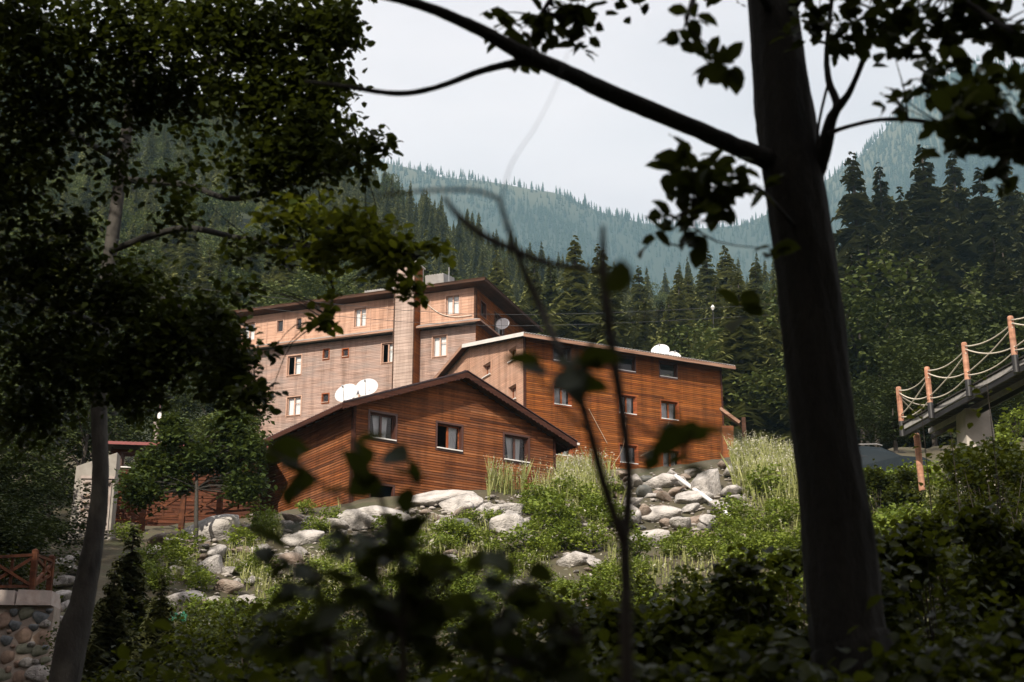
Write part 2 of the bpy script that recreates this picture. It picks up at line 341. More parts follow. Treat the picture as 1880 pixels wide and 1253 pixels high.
def axis(a, b, mid0, mid1, fine, coarse):
    l = [mid0]
    while l[0] > a: l.insert(0, l[0] - max(fine, min(coarse, (mid0 - l[0]) * 0.12 + fine)))
    r = list(np.arange(mid0 + fine, mid1, fine)); l += r
    while l[-1] < b: l.append(l[-1] + max(fine, min(coarse, (l[-1] - mid1) * 0.12 + fine)))
    return np.array(l)
gx = axis(-520, 560, -26, 36, 0.55, 14); gy = axis(-110, 660, 18, 70, 0.55, 14)
XX, YY = np.meshgrid(gx, gy); ZZ = HT(XX.ravel(), YY.ravel())
nx, ny = len(gx), len(gy)
ii = np.arange(nx * ny).reshape(ny, nx)
GF = np.stack([ii[:-1, :-1], ii[:-1, 1:], ii[1:, 1:], ii[1:, :-1]], -1).reshape(-1, 4)
ground = obj_np('ground', np.c_[XX.ravel(), YY.ravel(), ZZ], GF, soil, smooth=True)
tag(ground, 'rising hillside of soil and rough grass under the lodges', 'ground', kind='structure')
# far slopes use the forest floor colour
ground.data.materials.append(forest_floor)
cy_ = YY[:-1, :-1].ravel() + 7; ground.data.polygons.foreach_set('material_index', (cy_ > 104).astype(np.int32))

# mountain beyond the valley
CREST = [(-900, 560), (-250, 665), (-153, 662), (-116, 650), (-78, 636), (0, 630), (50, 622), (95, 600), (150, 585), (200, 582), (245, 585), (300, 612), (380, 668), (450, 742), (505, 775), (560, 772), (640, 745), (760, 720), (1200, 700)]
cX = np.array([c[0] for c in CREST], float); cZ = np.array([c[1] for c in CREST], float)
def MT(x, y): return 2.0 * MT0(np.asarray(x) / 2.0, np.asarray(y) / 2.0)
def MT0(x, y):
    t = np.clip((y - 560) / (1400 - 560), 0, 1.35); c = np.interp(x * 1400 / np.maximum(y, 700), cX, cZ) + 9 * _wob(x, y, 0.012, 3) * (t < 1)
    z = np.where(t <= 1, 40 + (c - 40) * (0.25 * t + 0.75 * t ** 1.25), c - (t - 1) * 400)
    gul = np.abs(np.sin(x * 0.016 + 0.9 * np.sin(y * 0.006))) ** 0.7
    return z - (1 - gul) * 46 * np.clip(t * 4, 0, 1) * np.clip((1.0 - t) * 4, 0, 1) + 4 * _wob(x, y, 0.05, 4) * np.clip((1.02 - t) * 8, 0.15, 1)
mx_ = np.linspace(-1800, 2600, 190); my_ = np.linspace(1080, 3300, 130)
MX, MY = np.meshgrid(mx_, my_); ii = np.arange(MX.size).reshape(MX.shape)
mountain_m = rough_mat('mountain', (0.014, 0.020, 0.009), (0.024, 0.031, 0.014), 0.02, 0.95, 0.2, c3=(0.034, 0.038, 0.018))
_n, _l = mountain_m.node_tree.nodes, mountain_m.node_tree.links; _bs = _n['Principled BSDF']; _old = _bs.inputs['Base Color'].links[0].from_socket      # bare pasture only along the high crest
_g = _n.new('ShaderNodeNewGeometry'); _sx = _n.new('ShaderNodeSeparateXYZ'); _l.new(_g.outputs['Position'], _sx.inputs[0]); _mr = _n.new('ShaderNodeMapRange')
_mr.inputs['From Min'].default_value = 1130; _mr.inputs['From Max'].default_value = 1250; _l.new(_sx.outputs['Z'], _mr.inputs['Value']); _l.new(mixc(_n, _l, _mr.outputs[0], _old, (0.085, 0.08, 0.042)), _bs.inputs['Base Color'])
mountain = obj_np('mountain', np.c_[MX.ravel(), MY.ravel(), MT(MX.ravel(), MY.ravel())], np.stack([ii[:-1, :-1], ii[:-1, 1:], ii[1:, 1:], ii[1:, :-1]], -1).reshape(-1, 4), mountain_m, smooth=True)
tag(mountain, 'hazy blue forested mountain ridge across the valley', 'mountain', kind='structure')

# ------------------------------------------------------------------ buildings
class Facade:
    """one wall plane of a building: 'A' runs along local +x (y = c, seen from -y), 'L' along local +y (x = c, seen from -x)"""
    def __init__(s, kind, c=0.0): s.k = kind; s.c = c
    def p(s, u, d, z): return (u, s.c - d, z) if s.k == 'A' else (s.c - d, u, z)

def cladding(name, fac, u0, u1, z0, top, holes, mat, parent, bh=0.11, seg=3.4, base_d=0.0, seed=1, dep=1.0):
    """lapped boards with real edges; top is a number or a function of u; holes = [(u0,u1,z0,z1)]"""
    rr = random.Random(seed); mb = MB(); core = MB()
    topf = top if callable(top) else (lambda u: top)
    us = np.linspace(u0, u1, 121); zmax = max(topf(u) for u in us); z = z0; row = 0
    while z < zmax - 0.01:
        zt = z + bh; zm = z + bh * 0.5
        ok = [u for u in us if topf(u) >= zm]
        if ok:
            a, b = min(ok), max(ok)
            iv = [(a, b)]
            for (h0, h1, hz0, hz1) in holes:
                if hz0 < zm < hz1:
                    nv = []
                    for (s0, s1) in iv:
                        if h1 <= s0 or h0 >= s1: nv.append((s0, s1)); continue
                        if h0 > s0: nv.append((s0, h0))
                        if h1 < s1: nv.append((h1, s1))
                    iv = nv
            rowv = rr.random()
            for (s0, s1) in iv:
                core.add([fac.p(s0, -0.02, z), fac.p(s1, -0.02, z), fac.p(s1, -0.02, zt), fac.p(s0, -0.02, zt)], [(0, 1, 2, 3)])
                cuts = [s0]; c = s0 + rr.uniform(0.4, seg)
                while c < s1 - 0.4: cuts.append(c); c += rr.uniform(seg * 0.7, seg * 1.3)
                cuts.append(s1)
                for c0, c1 in zip(cuts[:-1], cuts[1:]):
                    d = base_d; w = rr.uniform(-0.003, 0.003); g = 0.004
                    prof = [(d, z + 0.002), (d + 0.030 * dep + w, z + 0.012 * dep), (d + 0.018 * dep + w, zt - 0.012 * dep), (d, zt - 0.003)]
                    vs = [fac.p(c0 + (g if c0 > s0 else 0), pd, pz) for pd, pz in prof] + [fac.p(c1, pd, pz) for pd, pz in prof]
                    mb.add(vs, [(0, 1, 5, 4), (1, 2, 6, 5), (2, 3, 7, 6), (0, 3, 2, 1), (4, 5, 6, 7)], max(0.001, min(0.999, 0.45 * rowv + 0.55 * rr.random())))
        z = zt; row += 1
    o = mb.build(name, mat, parent, kind='stuff')
    c = core.build('inner_wall', inner_dark, parent)
    return o

def ring(mb, fac, u0, u1, z0, z1, w, d0, d1, a=0.3):
    """a rectangular frame of four pieces, butted"""
    def bx(a0, a1, b0, b1):
        q0 = fac.p(a0, d0, b0); q1 = fac.p(a1, d1, b1)
        mb.box(min(q0[0], q1[0]), max(q0[0], q1[0]), min(q0[1], q1[1]), max(q0[1], q1[1]), b0, b1, a)
    bx(u0, u1, z1 - w, z1); bx(u0, u1, z0, z0 + w); bx(u0, u0 + w, z0 + w, z1 - w); bx(u1 - w, u1, z0 + w, z1 - w)
def fbox(mb, fac, u0, u1, d0, d1, z0, z1, a=0.3):
    q0 = fac.p(u0, d0, z0); q1 = fac.p(u1, d1, z1)
    mb.box(min(q0[0], q1[0]), max(q0[0], q1[0]), min(q0[1], q1[1]), max(q0[1], q1[1]), z0, z1, a)
def curtain(fac, u0, u1, z0, z1, d, tie, mat, parent):
    mb = MB(); n = 14; rows = 5; vs = []
    for j in range(rows + 1):
        t = j / rows
        for i in range(n + 1):
            s = i / n; full = u0 + (u1 - u0) * s
            k = 1 - tie * (1 - t) * 0.55
            u = (u1 - (u1 - full) * k) if tie >= 0 else (u0 + (full - u0) * (1 + tie * (1 - t) * 0.55))
            vs.append(fac.p(u, d + 0.025 * math.sin(i * 1.9) + 0.01 * math.sin(i * 3.1 + j), z0 + (z1 - z0) * t))
    fs = [(j * (n + 1) + i, j * (n + 1) + i + 1, (j + 1) * (n + 1) + i + 1, (j + 1) * (n + 1) + i) for j in range(rows) for i in range(n)]
    mb.add(vs, fs); return mb.build('curtain', mat, parent, smooth=True)

def window(parent, fac, u0, u1, z0, z1, casing, sash, sill=white_paint, curtains='pair', mull=True, case_w=0.09, proud=0.045, deep=0.15, open_side=None, sill_out=0.07):
    mb = MB(); ring(mb, fac, u0 - case_w * 0.6, u1 + case_w * 0.6, z0 - case_w * 0.6, z1 + case_w * 0.6, case_w, -0.03, proud)
    # reveal
    ring(mb, fac, u0 + case_w * 0.4, u1 - case_w * 0.4, z0 + case_w * 0.4, z1 - case_w * 0.4, 0.02, -deep - 0.05, -0.03)
    w = mb.build('window', casing, parent)
    s = MB(); a0, a1, b0, b1 = u0 + 0.06, u1 - 0.06, z0 + 0.06, z1 - 0.06
    um = (a0 + a1) / 2
    ring(s, fac, a0, a1, b0, b1, 0.05, -deep - 0.04, -deep + 0.01)
    if mull: fbox(s, fac, um - 0.05, um + 0.05, -deep - 0.035, -deep + 0.015, b0 + 0.05, b1 - 0.05)
    if sash is frame_pale: fbox(s, fac, a0 + 0.05, um - 0.05, -deep - 0.03, -deep + 0.008, b0 + (b1 - b0) * 0.66, b0 + (b1 - b0) * 0.66 + 0.035)
    s.build('sash_frame', sash, w)
    halves = [(a0 + 0.05, um - 0.05), (um + 0.05, a1 - 0.05)] if mull else [(a0 + 0.05, a1 - 0.05)]
    for i, (g0, g1) in enumerate(halves):
        if open_side == i: continue
        g = MB(); g.add([fac.p(g0, -deep - 0.015, b0 + 0.05), fac.p(g1, -deep - 0.015, b0 + 0.05), fac.p(g1, -deep - 0.015, b1 - 0.05), fac.p(g0, -deep - 0.015, b1 - 0.05)], [(0, 1, 2, 3)])
        g.build('pane', glass, w)
    if curtains == 'pair':
        curtain(fac, a0 + 0.26, um - 0.01, b0, b1 + 0.02, -deep - 0.16, 0.75, curtain_m, w); curtain(fac, um + 0.03, a1 - 0.20, b0, b1 + 0.02, -deep - 0.16, -0.35, curtain_m, w)
    elif curtains == 'wide':
        curtain(fac, a0 + 0.02, um - 0.04, b0, b1 + 0.02, -deep - 0.14, 0.25, curtain_m, w); curtain(fac, um + 0.06, a1 - 0.10, b0, b1 + 0.02, -deep - 0.14, -0.25, curtain_m, w)
    elif curtains == 'right':
        curtain(fac, um + 0.02, a1 - 0.04, b0, b1 + 0.02, -deep - 0.14, -0.3, curtain_m, w)
    elif curtains == 'left':
        curtain(fac, a0 + 0.02, um - 0.02, b0, b1 + 0.02, -deep - 0.14, 0.0, curtain_m, w)
    elif curtains == 'full':
        curtain(fac, a0 + 0.02, um, b0, b1 + 0.02, -deep - 0.12, 0.0, curtain_m, w); curtain(fac, um + 0.02, a1 - 0.02, b0, b1 + 0.02, -deep - 0.13, 0.0, curtain_m, w)
    if sill is not None:
        m = MB(); fbox(m, fac, u0 + 0.01, u1 - 0.01, -deep, proud + sill_out, z0 + 0.035, z0 + 0.085); m.build('sill', sill, w)
    return w

def roof_slab(name, corners, thick, mat, parent, waves=0.0, pitch_axis_n=2, wl=0.16):
    """corners: eave0, eave1, ridge1, ridge0 (top surface); corrugated along the eave if waves"""
    e0, e1, r1, r0 = [Vector(c) for c in corners]; nrm = (e1 - e0).cross(r0 - e0).normalized()
    if nrm.z < 0: nrm = -nrm
    L = (e1 - e0).length; n = max(1, int(L / (wl / 4))) if waves else 1; mb = MB(); vs = []
    for i in range(n + 1):
        t = i / n; h = waves * math.sin(2 * math.pi * t * L / wl) if waves else 0
        a = e0.lerp(e1, t) + nrm * h; b = r0.lerp(r1, t) + nrm * h
        vs += [a, b, a - nrm * thick, b - nrm * thick]
    fs = []
    for i in range(n):
        k = 4 * i
        fs += [(k, k + 4, k + 5, k + 1), (k + 2, k + 3, k + 7, k + 6), (k, k + 2, k + 6, k + 4), (k + 1, k + 5, k + 7, k + 3)]
    fs += [(0, 1, 3, 2), (4 * n, 4 * n + 2, 4 * n + 3, 4 * n + 1)]
    mb.add(vs, fs); return mb.build(name, mat, parent, smooth=False)
def scallop_board(name, p, q, h, th, mat, parent, out, step=0.22, bite=0.055):
    """a barge or eave board with a scalloped lower edge"""
    p, q, out = Vector(p), Vector(q), Vector(out).normalized(); L = (q - p).length; n = max(2, int(L / step) * 6); mb = MB(); vs = []
    for i in range(n + 1):
        t = i / n; c = p.lerp(q, t); lo = h - bite * abs(math.sin(math.pi * t * int(L / step)))
        vs += [c, c - Vector((0, 0, lo)), c + out * th, c + out * th - Vector((0, 0, lo))]
    fs = []
    for i in range(n):
        k = 4 * i; fs += [(k, k + 1, k + 5, k + 4), (k + 2, k + 6, k + 7, k + 3), (k, k + 4, k + 6, k + 2), (k + 1, k + 3, k + 7, k + 5)]
    fs += [(0, 2, 3, 1), (4 * n, 4 * n + 1, 4 * n + 3, 4 * n + 2)]
    mb.add(vs, fs, 0.4); return mb.build(name, mat, parent)
def plank_strip(name, p, q, w, h, mat, parent, a=0.4):
    mb = MB(); mb.bar(p, q, w, h, a); return mb.build(name, mat, parent)

# --- front lodge -------------------------------------------------------------
LO = P(645, 905, 57)
lodge = tag(empty('wooden_lodge', LO, math.radians(34.5)), 'small reddish brown plank lodge with scalloped gable roof, nearest above the rubble bank', 'lodge')
FA, FL = Facade('A'), Facade('L')
LW, LD, LE, LR = 10.25, 9.6, 3.72, 5.72         # width, depth, eave and ridge of the wall
slope_l = (LR - LE) / (LW / 2)
def gable_l(u): return LR - abs(u - LW / 2) * slope_l
lw = [(0.70, 2.00, 2.38, 3.56), (4.00, 5.30, 2.38, 3.58), (7.48, 8.84, 2.34, 3.58)]
lhole = (0.85, 1.95, -0.5, 0.50)
cladding('cladding', FA, 0, LW, -0.9, gable_l, lw + [lhole], wood_lodge, lodge, 0.112, seed=3)
cladding('cladding', FL, 0, LD, -0.9, LE, [], wood_lodge, lodge, 0.112, seed=4)
for i, (a, b, c, d) in enumerate(lw):
    window(lodge, FA, a, b, c, d, frame_dark, frame_dark if i != 1 else wood_orange, curtains=['pair', 'right', 'pair'][i], open_side=0 if i == 1 else None)
mb = MB(); ring(mb, FA, lhole[0] - .06, lhole[1] + .06, lhole[2], lhole[3] + .06, 0.09, -0.12, 0.045)
hatch = mb.build('cellar_opening', frame_dark, lodge)
mb = MB(); mb.box(0.0, LW, LD, LD + 0.1, -0.9, LE); mb.box(LW - 0.1, LW, 0, LD, -0.9, LE); mb.box(-0.0, LW, 0.02, LD, -1.1, -0.92)
mb.build('rear_wall', inner_dark, lodge)
mb = MB(); mb.box(-0.05, 0.07, -0.075, -0.035, -0.9, LE + 0.05, 0.4); mb.box(-0.075, -0.035, -0.035, 0.08, -0.9, LE, 0.4); mb.build('corner_board', wood_trim, lodge)
mb = MB(); mb.box(LW - 0.08, LW + 0.05, -0.075, -0.035, -0.9, LE + 0.02, 0.4); mb.build('corner_board', wood_trim, lodge)
ov, of = 0.85, 0.62
def lz(u): return LR + 0.16 - abs(u - LW / 2) * slope_l
eL, eR, rd = (-ov, lz(-ov)), (LW + ov, lz(LW + ov)), (LW / 2, lz(LW / 2))
roof_l = roof_slab('roof', [(eL[0], -of, eL[1]), (eL[0], LD + of, eL[1]), (rd[0], LD + of, rd[1]), (rd[0], -of, rd[1])], 0.03, roof_brown, lodge, 0.016, wl=0.2)
roof_r = roof_slab('roof', [(eR[0], -of, eR[1]), (eR[0], LD + of, eR[1]), (rd[0], LD + of, rd[1]), (rd[0], -of, rd[1])], 0.03, roof_brown, lodge, 0.016, wl=0.2)
for s, e in ((-1, eL), (1, eR)):
    scallop_board('barge_board', (rd[0] + s * 0.004, -of - 0.035, rd[1] - 0.045), (e[0], -of - 0.035, e[1] - 0.045), 0.27, 0.03, wood_trim, lodge, (0, 1, 0))
    scallop_board('eave_board', (e[0] + (-0.035 if s < 0 else 0.005), -of, e[1] - 0.05), (e[0] + (-0.035 if s < 0 else 0.005), LD + of, e[1] - 0.05), 0.22, 0.03, wood_trim, lodge, (1, 0, 0))
    plank_strip('verge_cap', (rd[0], -of - 0.02, rd[1] + 0.03), (e[0], -of - 0.02, e[1] + 0.03), 0.10, 0.03, roof_brown, lodge)
    # soffit boards between wall and barge
    mb = MB(); n = 7
    for i in range(n):
        y0 = -of + 0.01 + i * (of / n); e_in = e
        mb.add([(rd[0], y0, rd[1] - 0.10), (e[0], y0, e[1] - 0.10), (e[0], y0 + of / n - 0.008, e[1] - 0.10), (rd[0], y0 + of / n - 0.008, rd[1] - 0.10)], [(0, 1, 2, 3)], R.random())
    mb.build('soffit', wood_soffit, lodge)
    mb = MB()
    for i in range(12):
        y = 0.2 + i * (LD - 0.2) / 11
        q0 = LE + 0.0; x0 = 0 if s < 0 else LW
        mb.bar((x0, y, lz(x0) - 0.13), (e[0], y, e[1] - 0.13), 0.07, 0.12, 0.5)
    mb.build('rafter', wood_trim, lodge)
    mb = MB(); 
    for i in range(7):
        f0, f1 = i / 7, (i + 0.94) / 7; x0 = 0 if s < 0 else LW
        xa, xb = x0 + (e[0] - x0) * f0, x0 + (e[0] - x0) * f1
        mb.add([(xa, 0, lz(xa) - 0.06), (xb, 0, lz(xb) - 0.06), (xb, LD, lz(xb) - 0.06), (xa, LD, lz(xa) - 0.06)], [(0, 1, 2, 3)], R.random())
    mb.build('soffit', wood_soffit, lodge)
plank_strip('ridge_cap', (rd[0], -of - 0.03, rd[1] + 0.02), (rd[0], LD + of, rd[1] + 0.02), 0.22, 0.05, roof_brown, lodge)
mb = MB(); mb.box(eR[0] - 0.03, eR[0] + 0.10, -of - 0.06, -of + 0.06, eR[1] - 0.14, eR[1] - 0.04); mb.build('gutter_end', white_paint, lodge)

# --- middle building ---------------------------------------------------------
MO = P(964, 850, 78)
midb = tag(empty('wooden_guesthouse', MO, math.radians(26.5)), 'orange brown plank guesthouse of three storeys with long low roof, behind the small lodge', 'guesthouse')
MW, MD, ME, MR, MY = 13.55, 15.2, 7.42, 8.95, 7.6
def gable_m(u): return ME + (MR - ME) * (u / MY) if u < MY else MR - (MR - ME) * 1.15 * ((u - MY) / (MD - MY))
mrow = [(1.85, 3.0), (6.16, 7.40), (9.1, 10.35)]
mwin = [(a, b, z0, z1) for (z0, z1) in ((6.24, 7.22), (3.60, 4.80), (0.62, 1.78)) for a, b in mrow]
cladding('cladding', FA, 0, MW, -1.2, ME + 0.02, mwin, wood_mid, midb, 0.115, seed=5)
lwin = [(1.0, 2.06, 6.36, 7.22), (4.44, 5.58, 6.34, 7.22), (1.0, 2.06, 3.95, 4.92)]
cladding('cladding', FL, 0, MD, -1.2, gable_m, lwin, wood_upper, midb, 0.115, seed=6, dep=0.45)
for i, (a, b, c, d) in enumerate(mwin):
    window(midb, FA, a, b, c, d, wood_orange if i > 2 else frame_dark, wood_orange if i > 2 else frame_dark, curtains='wide' if i > 2 else None, mull=i > 2, case_w=0.08, sill_out=0.03)
for i, (a, b, c, d) in enumerate(lwin):
    window(midb, FL, a, b, c, d, frame_pale, wood_orange, curtains=None, mull=True, case_w=0.05, deep=0.24, open_side=None)
mb = MB(); mb.box(0, MW, MD, MD + 0.1, -1.2, ME); mb.box(MW - 0.1, MW, 0, MD, -1.2, ME); mb.box(0, MW, 0.02, MD, -1.4, -1.22)
for z in (2.5, 5.3): mb.box(0.3, MW - 0.2, 0.3, MD - 0.2, z, z + 0.15)
mb.build('rear_wall', inner_dark, midb)
mb = MB(); mb.box(-0.06, 0.05, -0.07, -0.035, -1.2, ME, 0.4); mb.box(-0.07, -0.035, -0.034, 0.07, -1.2, ME, 0.4); mb.build('corner_board', wood_trim, midb)
mb = MB(); mb.box(MW - 0.06, MW + 0.05, -0.07, -0.035, -1.2, ME, 0.4); mb.build('corner_board', wood_trim, midb)
mo, ml = 0.82, 0.50
def mz(u): return gable_m(u) + 0.16
s1 = (MR - ME) / MY; s2 = (MR - ME) * 1.15 / (MD - MY)
ef = ME + 0.16 - s1 * mo; eb = MR + 0.16 - s2 * (MD - MY + 0.6)
roof_slab('roof', [(-ml, -mo, ef), (MW + 0.55, -mo, ef), (MW + 0.55, MY, MR + 0.16), (-ml, MY, MR + 0.16)], 0.03, roof_grey, midb, 0.03, wl=0.18)
roof_slab('roof', [(-ml, MD + 0.6, eb), (MW + 0.55, MD + 0.6, eb), (MW + 0.55, MY, MR + 0.16), (-ml, MY, MR + 0.16)], 0.03, roof_grey, midb, 0.03, wl=0.18)
plank_strip('fascia', (-ml, -mo - 0.02, ef - 0.17), (MW + 0.55, -mo - 0.02, ef - 0.17), 0.035, 0.20, wood_fascia, midb)
plank_strip('barge_board', (-ml - 0.02, -mo - 0.04, ef - 0.13), (-ml - 0.02, MY, MR + 0.03), 0.035, 0.22, roof_white, midb)
plank_strip('barge_board', (-ml - 0.02, MY, MR + 0.03), (-ml - 0.02, MD + 0.6, eb - 0.13), 0.035, 0.22, wood_fascia, midb)
for k, (y0, y1, z0, z1) in enumerate(((-mo, MY, ef - 0.10, MR + 0.06), (MY, MD + 0.6, MR + 0.06, eb - 0.10))):
    mb = MB(); mb.add([(-ml, y0, z0), (0, y0, z0), (0, y1, z1), (-ml, y1, z1)], [(0, 1, 2, 3)], 0.5); mb.build('soffit', wood_soffit, midb)
mb = MB(); n = 6
for i in range(n):
    y0, y1 = -mo + i * mo / n, -mo + (i + 0.95) * mo / n
    mb.add([(0, y0, ef - 0.10 + s1 * (y0 + mo)), (MW + 0.5, y0, ef - 0.10 + s1 * (y0 + mo)), (MW + 0.5, y1, ef - 0.10 + s1 * (y1 + mo)), (0, y1, ef - 0.10 + s1 * (y1 + mo))], [(0, 1, 2, 3)], R.random())
mb.build('soffit', wood_soffit, midb)

# --- hotel -------------------------------------------------------------------
HO = P(872, 760, 92)
hotel = tag(empty('wooden_hotel', HO, math.radians(69.5)), 'large pale weathered plank hotel with wide dark eaves, highest and farthest of the buildings', 'hotel')
HD, HW = 18.6, 10.5
TF, T0, T1 = -1.0, 4.15, 5.68                    # stair tower
hw_top = [(1.15, 2.2, 7.15, 8.62), (8.25, 9.22, 7.10, 8.55), (13.38, 13.85, 7.48, 8.42), (14.88, 15.42, 7.48, 8.42), (17.2, 18.2, 7.1, 8.5)]
hw_mid = [(2.1, 3.2, 4.22, 5.82), (6.04, 7.06, 4.20, 5.74), (9.62, 10.1, 5.02, 5.66), (11.15, 11.62, 5.02, 5.80), (13.32, 14.48, 4.08, 5.62)]
hw_low = [(13.2, 14.36, 1.10, 2.56), (11.02, 11.56, 1.82, 2.52), (8.2, 9.3, 1.10, 2.5), (2.1, 3.2, 1.1, 2.5)]
UP = -0.12                                       # the top storey stands a little proud
FH, FHU = Facade('L', 0.0), Facade('L', UP)
cladding('cladding', FH, 0, HD, -1.6, 6.35, hw_mid + hw_low, wood_pale, hotel, 0.118, seed=7, dep=0.5)
cladding('cladding', FHU, 0, HD, 6.45, 8.98, hw_top, wood_upper, hotel, 0.21, seg=5, seed=8, dep=0.4)
hr = [(0.85, 1.85, 7.30, 8.35), (3.5, 5.4, 6.55, 8.35)]
cladding('cladding', FA, 0, HW, -1.6, 8.98, hr, wood_mid, hotel, 0.12, seed=9)
for L_, f_ in ((hw_top, FHU), (hw_mid, FH), (hw_low, FH)):
    for i, (a, b, c, d) in enumerate(L_):
        small = b - a < 0.7
        if f_ is FH: cas = wood_orange if small else frame_pale
        else: cas = frame_pale
        cur = None if small else ('full' if (f_ is FHU or i in (0, 2, 3)) else 'left')
        window(hotel, f_, a, b, c, d, cas, frame_pale if not small else frame_dark, curtains=cur, mull=not small, case_w=0.07, sill=None if f_ is FHU else frame_pale, deep=0.10, proud=0.04, open_side=1 if (cur == 'left') else None)
window(hotel, FA, *hr[0], frame_dark, frame_dark, curtains=None, case_w=0.08, sill=None)
window(hotel, FA, *hr[1], frame_dark, frame_dark, curtains='right', case_w=0.08, sill=None)
mb = MB(); mb.box(HW - .1, HW, 0, HD, -1.6, 8.95); mb.box(0, HW, HD, HD + .1, -1.6, 8.95); mb.box(0, HW, 0.02, HD, -1.8, -1.62)
for z in (0.4, 3.4, 6.37): mb.box(0.3, HW - 0.2, 0.3, HD - 0.2, z, z + 0.08)
mb.build('rear_wall', inner_dark, hotel)
mb = MB(); mb.box(UP - 0.07, UP - 0.03, -0.05, 0.07, 6.5, 8.95, 0.5); mb.box(UP - 0.03, 0.08, -0.075, -0.035, 6.5, 8.95, 0.5); mb.build('corner_board', wood_soffit, hotel)
mb = MB()
for y in (1.0, 3.3, 6.6, 7.9, 10.4, 13.1, 16.2): mb.box(UP - 0.045, UP - 0.03, y, y + 0.05, 6.6, 8.9, 0.5)
mb.build('batten', frame_pale, hotel, kind='stuff')
# pent roof between the storeys, running round the corner, broken by the tower
pr = 0.62
def pent(y0, y1, corner):
    mb = MB(); a = -pr if corner else y0
    vs = [(UP, y0, 6.72), (UP, y1, 6.72), (UP - pr, a, 6.42), (UP - pr, y1, 6.42), (UP - pr, a, 6.38), (UP - pr, y1, 6.38), (UP, y0, 6.38), (UP, y1, 6.38)]
    mb.add(vs, [(0, 1, 3, 2), (4, 5, 7, 6), (2, 3, 5, 4), (1, 7, 5, 3), (0, 2, 4, 6)]); o = mb.build('pent_roof', roof_grey, hotel)
    plank_strip('pent_fascia', (UP - pr - 0.02, a, 6.33), (UP - pr - 0.02, y1, 6.33), 0.03, 0.13, wood_fascia, hotel)
    return o
pent(0, T0, True); pent(T1, HD, False)
mb = MB(); vs = [(UP, 0, 6.72), (5.5, 0, 6.72), (UP - pr, -pr, 6.42), (5.5, -pr, 6.42), (UP - pr, -pr, 6.37), (5.5, -pr, 6.37), (UP, 0, 6.37), (5.5, 0, 6.37)]
mb.add(vs, [(0, 2, 3, 1), (4, 6, 7, 5), (2, 4, 5, 3), (1, 3, 5, 7), (0, 6, 4, 2)]); mb.build('pent_roof', roof_brown, hotel)
plank_strip('pent_fascia', (UP - pr - 0.035, -pr - 0.02, 6.33), (5.5, -pr - 0.02, 6.33), 0.03, 0.13, wood_fascia, hotel)
# stair tower
FT = Facade('L', TF)
cladding('tower_cladding', FT, T0, T1, -1.6, 11.0, [], wood_tower, hotel, 0.235, seg=6, seed=10, dep=0.5)
FTS = Facade('A', T0)
cladding('tower_cladding', FTS, TF, 0.2, -1.6, 11.0, [], wood_mid, hotel, 0.118, seed=11)
mb = MB(); mb.box(TF, 0.4, T1, T1 + 0.06, -1.6, 11.0); mb.box(0.3, 0.4, T0, T1, 8.9, 11.0); mb.box(TF - 0.1, 0.5, T0 - 0.1, T1 + 0.15, 11.0, 11.12)
mb.build('tower_cap', concrete, hotel)
mb = MB(); mb.box(TF - 0.055, TF - 0.033, T0 - 0.03, T0 + 0.05, -1.6, 11.0, .5); mb.box(TF - 0.055, TF - 0.033, T1 - 0.05, T1 + 0.03, -1.6, 11.0, .5); mb.build('corner_board', wood_soffit, hotel)
# roof: low hip with broad eaves; the eaves are split round the tower
oh, ez, pk = 1.02, 9.22, 10.3
mb = MB()
o0, o1, p0, p1 = -oh, HW + 0.5, -oh, HD + 0.7
vs = [(o0, p0, ez), (o1, p0, ez), (o1, p1, ez), (o0, p1, ez), ((o0 + o1) / 2, p0 + 5.5, pk), ((o0 + o1) / 2, p1 - 5.5, pk)]
mb.add(vs, [(0, 1, 4), (1, 2, 5, 4), (2, 3, 5), (3, 0, 4, 5)]); mb.build('roof', roof_grey, hotel)
def soff(nm, a0, a1, b0, b1, alongy):
    mb = MB(); n = 8
    for i in range(n):
        f0, f1 = i / n, (i + 0.95) / n
        if alongy: mb.box(a0 + (a1 - a0) * f0, a0 + (a1 - a0) * f1, b0, b1, ez - 0.20, ez - 0.17, R.random())
        else: mb.box(a0, a1, b0 + (b1 - b0) * f0, b0 + (b1 - b0) * f1, ez - 0.20, ez - 0.17, R.random())
    mb.build('soffit', wood_soffit, hotel)
soff('s', o0 + .02, 0.05, p0 + .02, T0 - 0.04, True); soff('s', o0 + .02, 0.05, T1 + 0.10, p1 - .02, True); soff('s', 0.06, o1 - .02, p0 + .02, 0.05, False)
for a, b in ((p0 - 0.0, T0 - 0.04), (T1 + 0.10, p1)):
    plank_strip('fascia', (o0 - 0.02, a, ez - 0.10), (o0 - 0.02, b, ez - 0.10), 0.035, 0.17, wood_soffit, hotel)
    plank_strip('roof_edge', (o0 - 0.03, a, ez + 0.01), (o0 - 0.03, b, ez + 0.01), 0.07, 0.035, wood_soffit, hotel)
plank_strip('fascia', (o0 - 0.038, p0 - 0.02, ez - 0.10), (o1, p0 - 0.02, ez - 0.10), 0.035, 0.17, wood_soffit, hotel)
plank_strip('roof_edge', (o0 - 0.066, p0 - 0.03, ez + 0.012), (o1, p0 - 0.03, ez + 0.012), 0.07, 0.035, wood_soffit, hotel)
# pale corrugated housings on the roof
for (y0, y1, z0, z1) in ((6.2, 8.7, 9.15, 9.95), (2.6, 4.0, 9.15, 10.5)):
    roof_slab('roof_housing', [(0.3, y0, z1), (0.3, y1, z1), (2.3, y1, z1 + 0.35), (2.3, y0, z1 + 0.35)], 0.9, roof_grey, hotel, 0.03, wl=0.2)
mb = MB(); mb.tube([(0.6, 2.3, 9.2), (0.6, 2.3, 11.0)], 0.035, 6); mb.build('mast', grey_metal, hotel)

